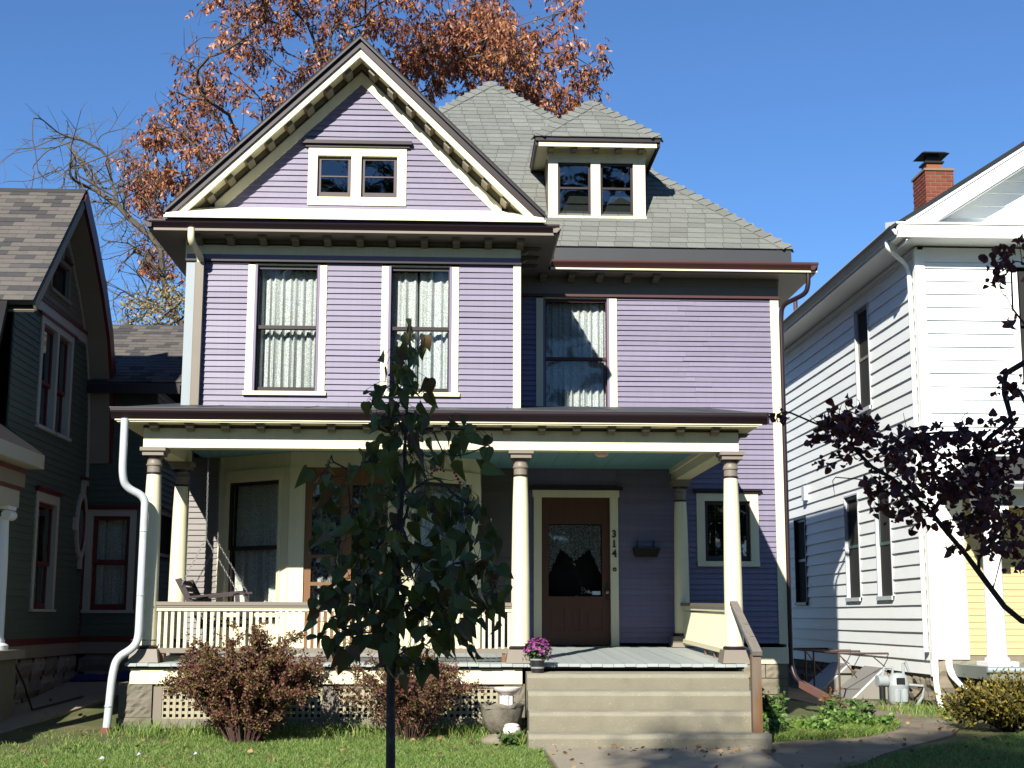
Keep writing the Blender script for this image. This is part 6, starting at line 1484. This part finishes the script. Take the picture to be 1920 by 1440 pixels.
# ================================================================== broken stone planter, pedestal, jar and rock by the steps
gz = ground_z(.55, 15.2)
def urn():
    t = thing('stone_planter', 'large weathered grey stone bowl planter tilted on a rock beside the steps', 'planter', (.555, 15.2, .2))
    r = random.Random(8); n = 36; prof = [(.02, -.20), (.10, -.19), (.155, -.13), (.20, -.04), (.222, .06), (.228, .095), (.236, .10), (.238, .125), (.222, .135), (.20, .12), (.17, .07), (.02, .05)]
    vs = []; fs = []
    for i, (rr, h) in enumerate(prof):
        for k in range(n):
            a = 2*math.pi*k/n; w = 1+.03*math.sin(a*9)*(1 if 1 < i < 5 else 0)+r.gauss(0, .012); x, y, z = rr*w*math.cos(a), rr*w*math.sin(a), h+(.016*math.sin(a*6) if 5 < i < 9 else 0)+r.gauss(0, .004)
            vs.append((.555+x, 15.2+y, .345+z+x*.05))
    for i in range(len(prof)-1):
        for k in range(n): fs.append((i*n+k, i*n+(k+1) % n, (i+1)*n+(k+1) % n, (i+1)*n+k))
    MB().add(vs, fs).obj('bowl', M('weathered_stone', (0.176, 0.1595, 0.121), .95, .3, 7, 1.0, 22, col2=(.08, .07, .055), c2s=4), t, smooth=True)
    pd = thing('broken_pedestal', 'white broken fluted pedestal top standing in the stone planter', 'pedestal', (.60, 15.2, .44))
    WS = M('chalky_white', (0.605, 0.55, 0.517), .8, .15, 6, .5, 30)
    n = 8; pr = [(.078, .41), (.070, .43), (.062, .45), (.062, .555), (.07, .565), (.12, .60), (.138, .618), (.142, .64), (.12, .645), (.02, .64)]
    MB().lathe((.605, 15.2, 0), pr, 16).obj('shaft', WS, pd, smooth=True)
    for k in range(8): a = 2*math.pi*k/8; MB(lambda x, y, z: (.605+.064*math.cos(a)+x, 15.2+.064*math.sin(a)+y, z)).box(-.011, .011, -.011, .011, .452, .556).obj('flute', WS, pd)
    j = thing('white_jar', 'small round white lidded jar on the rock before the stone planter', 'jar', (.65, 15.02, .17))
    MB().lathe((.65, 15.02, .16), [(.05, 0), (.085, .02), (.094, .055), (.088, .08), (.075, .088)], 24).obj('jar_body', WS, j, smooth=True)
    MB().lathe((.65, 15.02, .25), [(.078, 0), (.08, .012), (.06, .03), (.02, .036), (.004, .037)], 24).obj('lid', WS, j, smooth=True)
    def rock(x, y, z, a, b, c, label, seed):
        r = random.Random(seed); m = MB(); n, q = 14, 8; vs = [(0, 0, -c)]; fs = []
        for i in range(1, q):
            ph = -math.pi/2+math.pi*i/q
            for k in range(n): t_ = 2*math.pi*k/n; w = 1+r.gauss(0, .06); vs.append((a*w*math.cos(ph)*math.cos(t_), b*w*math.cos(ph)*math.sin(t_), c*w*math.sin(ph)))
        vs.append((0, 0, c)); L = len(vs)-1
        for k in range(n): fs += [(0, 1+(k+1) % n, 1+k), (L, 1+(q-2)*n+k, 1+(q-2)*n+(k+1) % n)]
        for i in range(q-2):
            for k in range(n): fs.append((1+i*n+k, 1+i*n+(k+1) % n, 1+(i+1)*n+(k+1) % n, 1+(i+1)*n+k))
        o = m.add(vs, fs).mesh('rock', STONE, smooth=True); tag(link('rock', o, None, (x, y, z)), label, 'rock')
    rock(.53, 14.98, .10, .20, .14, .085, 'flat pale rock on the soil before the stone planter', 4)
    rock(.56, 15.22, .12, .15, .15, .07, 'dark low rock under the stone planter', 5)
urn()

# blue tarp in the gap on the left
tp = []; r = random.Random(6); nx, ny = 16, 8
for j in range(ny+1):
    for i in range(nx+1):
        a, b = i/nx, j/ny; x = -5.15+1.25*a+.1*b; y = 19.6+.6*b+.1*a
        tp.append((x, y, ground_z(x, y)+.03+(.10*a*(1-b*.3)+.05*abs(math.sin(5*a+3*b)))*math.sin(math.pi*min(1, max(.02, b)))+r.uniform(0, .02)))
tm = MB().add(tp, [(j*(nx+1)+i, j*(nx+1)+i+1, (j+1)*(nx+1)+i+1, (j+1)*(nx+1)+i) for j in range(ny) for i in range(nx)])
o = tm.obj('blue_tarp', M('blue_tarp', (.012, .022, .13), .5, .15, 5), None, (-4.5, 19.9, .5), smooth=True)
tag(o, 'crumpled dark blue tarp on the path between the green and purple houses', 'tarp')
hs = MB(); pts = [(-4.98, 16.62, .86), (-4.9, 16.8, .6), (-4.85, 17.0, .3), (-4.75, 17.4, ground_z(-4.75, 17.4)+.04), (-4.55, 18.1, ground_z(-4.55, 18.1)+.045)]
tag(hs.tube(pts, .014, 6).obj('garden_hose', BLACKM, None, (-4.9, 17, .3), smooth=True), 'dark garden hose hanging down beside the green house porch base', 'hose')
# scraps on the lawn
for (x, y, s, lab) in ((-3.28, 13.75, .05, 'largest and leftmost of the pale bluish scraps lying in the lawn'), (-2.98, 13.98, .035, 'middle one of the three pale bluish scraps lying in the lawn'), (-2.45, 14.02, .035, 'pale bluish scrap lying in the lawn nearest the round bush')):
    z = ground_z(x, y)+.05; m = MB(); m.add([(0, 0, 0), (s, .01, .012), (s*.9, s*.6, .02), (s*.1, s*.7, .005), (s*.5, s*.3, .03)], [(0, 1, 4), (1, 2, 4), (2, 3, 4), (3, 0, 4)])
    tag(link('paper_scrap', m.mesh('paper_scrap', MATS.get('pale_scrap') or M('pale_scrap', (.42, .44, .58), .6, .05)), None, (x, y, z)), lab, 'litter', 'pale scraps on the left lawn')

# ================================================================== grass, weeds, fallen leaves
GR = M('grass_blade', (0.140, 0.255, 0.052), .55, .1, 2, isl=.5, col2=(.22, .235, .08), c2s=1.4, c2lo=.48, c2hi=.82, spec=.3, trans=.25)
def blades(name, pts, h, w, mat, seed, lean=.45):
    g = np.random.default_rng(seed); P = np.array(pts, float); n = len(P); a = g.uniform(0, 2*np.pi, n); hh = h*g.uniform(.5, 1.35, n); ln = g.normal(0, lean, (n, 2))*hh[:, None]
    side = np.stack([np.cos(a), np.sin(a), 0*a], 1)*w*.5; V = np.zeros((n, 5, 3))
    mid = P+np.concatenate([ln*.35, (hh*.6)[:, None]], 1); tip = P+np.concatenate([ln, hh[:, None]], 1)
    V[:, 0] = P-side; V[:, 1] = P+side; V[:, 2] = mid+side*.7; V[:, 3] = mid-side*.7; V[:, 4] = tip
    b = (np.arange(n)*5)[:, None]; F = np.concatenate([b+np.array([[0, 1, 2]]), b+np.array([[0, 2, 3]]), b+np.array([[3, 2, 4]])])
    o = link(name, np_mesh(name, V.reshape(-1, 3), F, mat)); o['kind'] = 'stuff'; return o
def scatter(n, x0, x1, y0, y1, ok, seed, power=1.0):
    g = random.Random(seed); out = []
    while len(out) < n:
        x, y = g.uniform(x0, x1), y0+(y1-y0)*g.random()**power
        if g.random() < ok(x, y): out.append((x, y, ground_z(x, y)-.004))
    return out
from mathutils import noise as mnoise
def patch(x, y, s=.9): return mnoise.noise(Vector((x*s, y*s*1.6, 3.1)))
def lawn_ok(x, y):
    if x < -4.35-.0*y and y > 15.0+(-4.85-x)*0: 
        return 0
    if x > .93 and y > 13.0 and x < 3.15: return .0
    p = 1.0
    if y > 14.75: p *= max(.06, 1-(y-14.75)*1.1) if patch(x*1.6, y*1.6) < .3 else .5
    if x < -2.9 and y > 14.2: p *= .25+.75*smooth01(.0, .35, patch(x*1.3+5, y*1.3))
    p *= .55+.45*smooth01(-.35, .1, patch(x, y, .8))
    return p
def edge(x, y):
    lim = .98-(14.6-y)*.03
    return 1 if x < lim+.06*patch(x*4, y*4) else .0
blades('grass', scatter(110000, -6.0, 1.05, 12.3, 15.75, lambda x, y: lawn_ok(x, y)*edge(x, y) if not (x < -4.4 and y > 15.05+max(0, (x+4.9)*-.0)) else 0, 50), .042, .0065, GR, 51, .7)
blades('grass', scatter(50000, 3.0, 8.2, 12.3, 17.5, lambda x, y: (1 if y < 12.9+(x-3.0)*.95 else 0)*(.5+.5*smooth01(-.4, .1, patch(x, y))), 52), .045, .0065, GR, 53, .7)
WEED = M('bright_weed_blade', (0.14, 0.25, 0.045), .55, .1, 2, isl=.5, col2=(.22, .22, .06), c2s=1.5, c2lo=.52, c2hi=.8, trans=.25)
def weed_ok(x, y):
    c = max(0, 1-((x-4.25-(y-16.6)*.5)/1.0)**2-((y-16.7)/1.5)**2); return 1 if c > .12+.25*abs(patch(x*3, y*3)) else 0
blades('weeds', scatter(16000, 3.2, 6.0, 15.0, 18.4, weed_ok, 54), .085, .011, WEED, 55, .9)
blades('weeds', scatter(1800, -3.6, .8, 15.3, 15.85, lambda x, y: .8, 56), .13, .008, WEED, 57, .5)
blades('weeds', scatter(700, 5.9, 7.0, 18.3, 20.1, lambda x, y: .8, 58), .13, .010, WEED, 59, .5)
blades('weeds', scatter(160, .55, .80, 14.75, 14.95, lambda x, y: .9, 60), .13, .012, WEED, 61, .5)
BROAD = M('broad_weed_leaf', (.075, .135, .032), .5, .1, 3, isl=.35, trans=.25)
def leafy(name, label, x, y, h, rx, n, size, seed, group=None, mat=None):
    r = random.Random(seed); z0 = ground_z(x, y); t = thing(name, label, 'plant', (x, y, z0), group); P = []; D = []; m = MB()
    for k in range(n):
        a = r.uniform(0, 6.28); q = r.random()**.6; top = Vector((x+math.cos(a)*q*rx, y+math.sin(a)*q*rx, z0+h*r.uniform(.5, 1.05))); b = Vector((x+math.cos(a)*q*rx*.4, y+math.sin(a)*q*rx*.4, z0-.01))
        m.tube([b, b.lerp(top, .55)+Vector((0, 0, .02)), top], [.005, .004, .002], 4)
        for j in range(7): s = r.uniform(.35, 1); P.append(b.lerp(top, s)); D.append((r.gauss(0, 1), r.gauss(0, 1), r.gauss(-.1, .4)))
    m.obj('stems', MATS['green_stem'], t); leaf_cloud('foliage', P, D, size, LEAF2, mat or BROAD, t, rng=rng, loc=WLOC[t.name], spread=.2)
leafy('leafy_weed', 'dark leafy weed clump at the foot of the right foundation, beside the handrail post', 3.82, 17.2, .46, .26, 26, .085, 71)
leafy('leafy_weed', 'bright bushy weed clump before the brown drain spout', 4.85, 17.5, .34, .42, 40, .075, 72)
leafy('leafy_weed', 'low leafy weed beside the steps in the right flower bed', 3.62, 15.9, .22, .25, 20, .07, 73)
leafy('leafy_weed', 'thin reddish weed stalks beside the right foundation corner', 4.95, 18.6, .38, .22, 9, .06, 74, mat=M('reddish_weed_leaf', (.20, .09, .035), .6, .1, 3, isl=.35, trans=.2))
leafy('leafy_weed', 'small green weed tuft before the white jar and rock', .62, 14.78, .15, .13, 16, .06, 75)
for k, (x, y, h, lab) in enumerate(((4.2, 16.2, .2, 'low green weed tuft in the middle of the right flower bed'), (4.55, 16.9, .26, 'green weed tuft behind the middle of the right flower bed'), (3.75, 16.6, .3, 'green weed clump close behind the handrail post'), (5.0, 16.9, .2, 'weed tuft at the right tip of the flower bed'))):
    leafy('leafy_weed', lab, x, y, h, .28, 30, .06, 80+k, mat=M('bright_broad_leaf', (.12, .22, .04), .5, .1, 3, isl=.4, trans=.25) if k == 0 else MATS['bright_broad_leaf'])
FL = []; r = random.Random(91)
for k in range(420):
    x, y = r.uniform(-6, 8), r.uniform(12.5, 18.5)
    if r.random() < .10: x, y = r.uniform(1.0, 3.2), 14.55-abs(r.gauss(0, .25))
    if -3.6 < x < 3.4 and y > 14.55 and x > .8: continue
    if -3.7 < x < .8 and y > 15.85: continue
    FL.append((x, y, ground_z(x, y)+(.045 if x < .95 or x > 3.2 else .036)+r.uniform(0, .015)))
leaf_cloud('fallen_leaves', FL, [(r.gauss(0, 1), r.gauss(0, 1), .05) for _ in FL], .055, LEAF2, M('fallen_leaf', (0.22, 0.1375, 0.0605), .7, .1, 3, isl=.5), rng=rng, spread=.15)
flush_over()
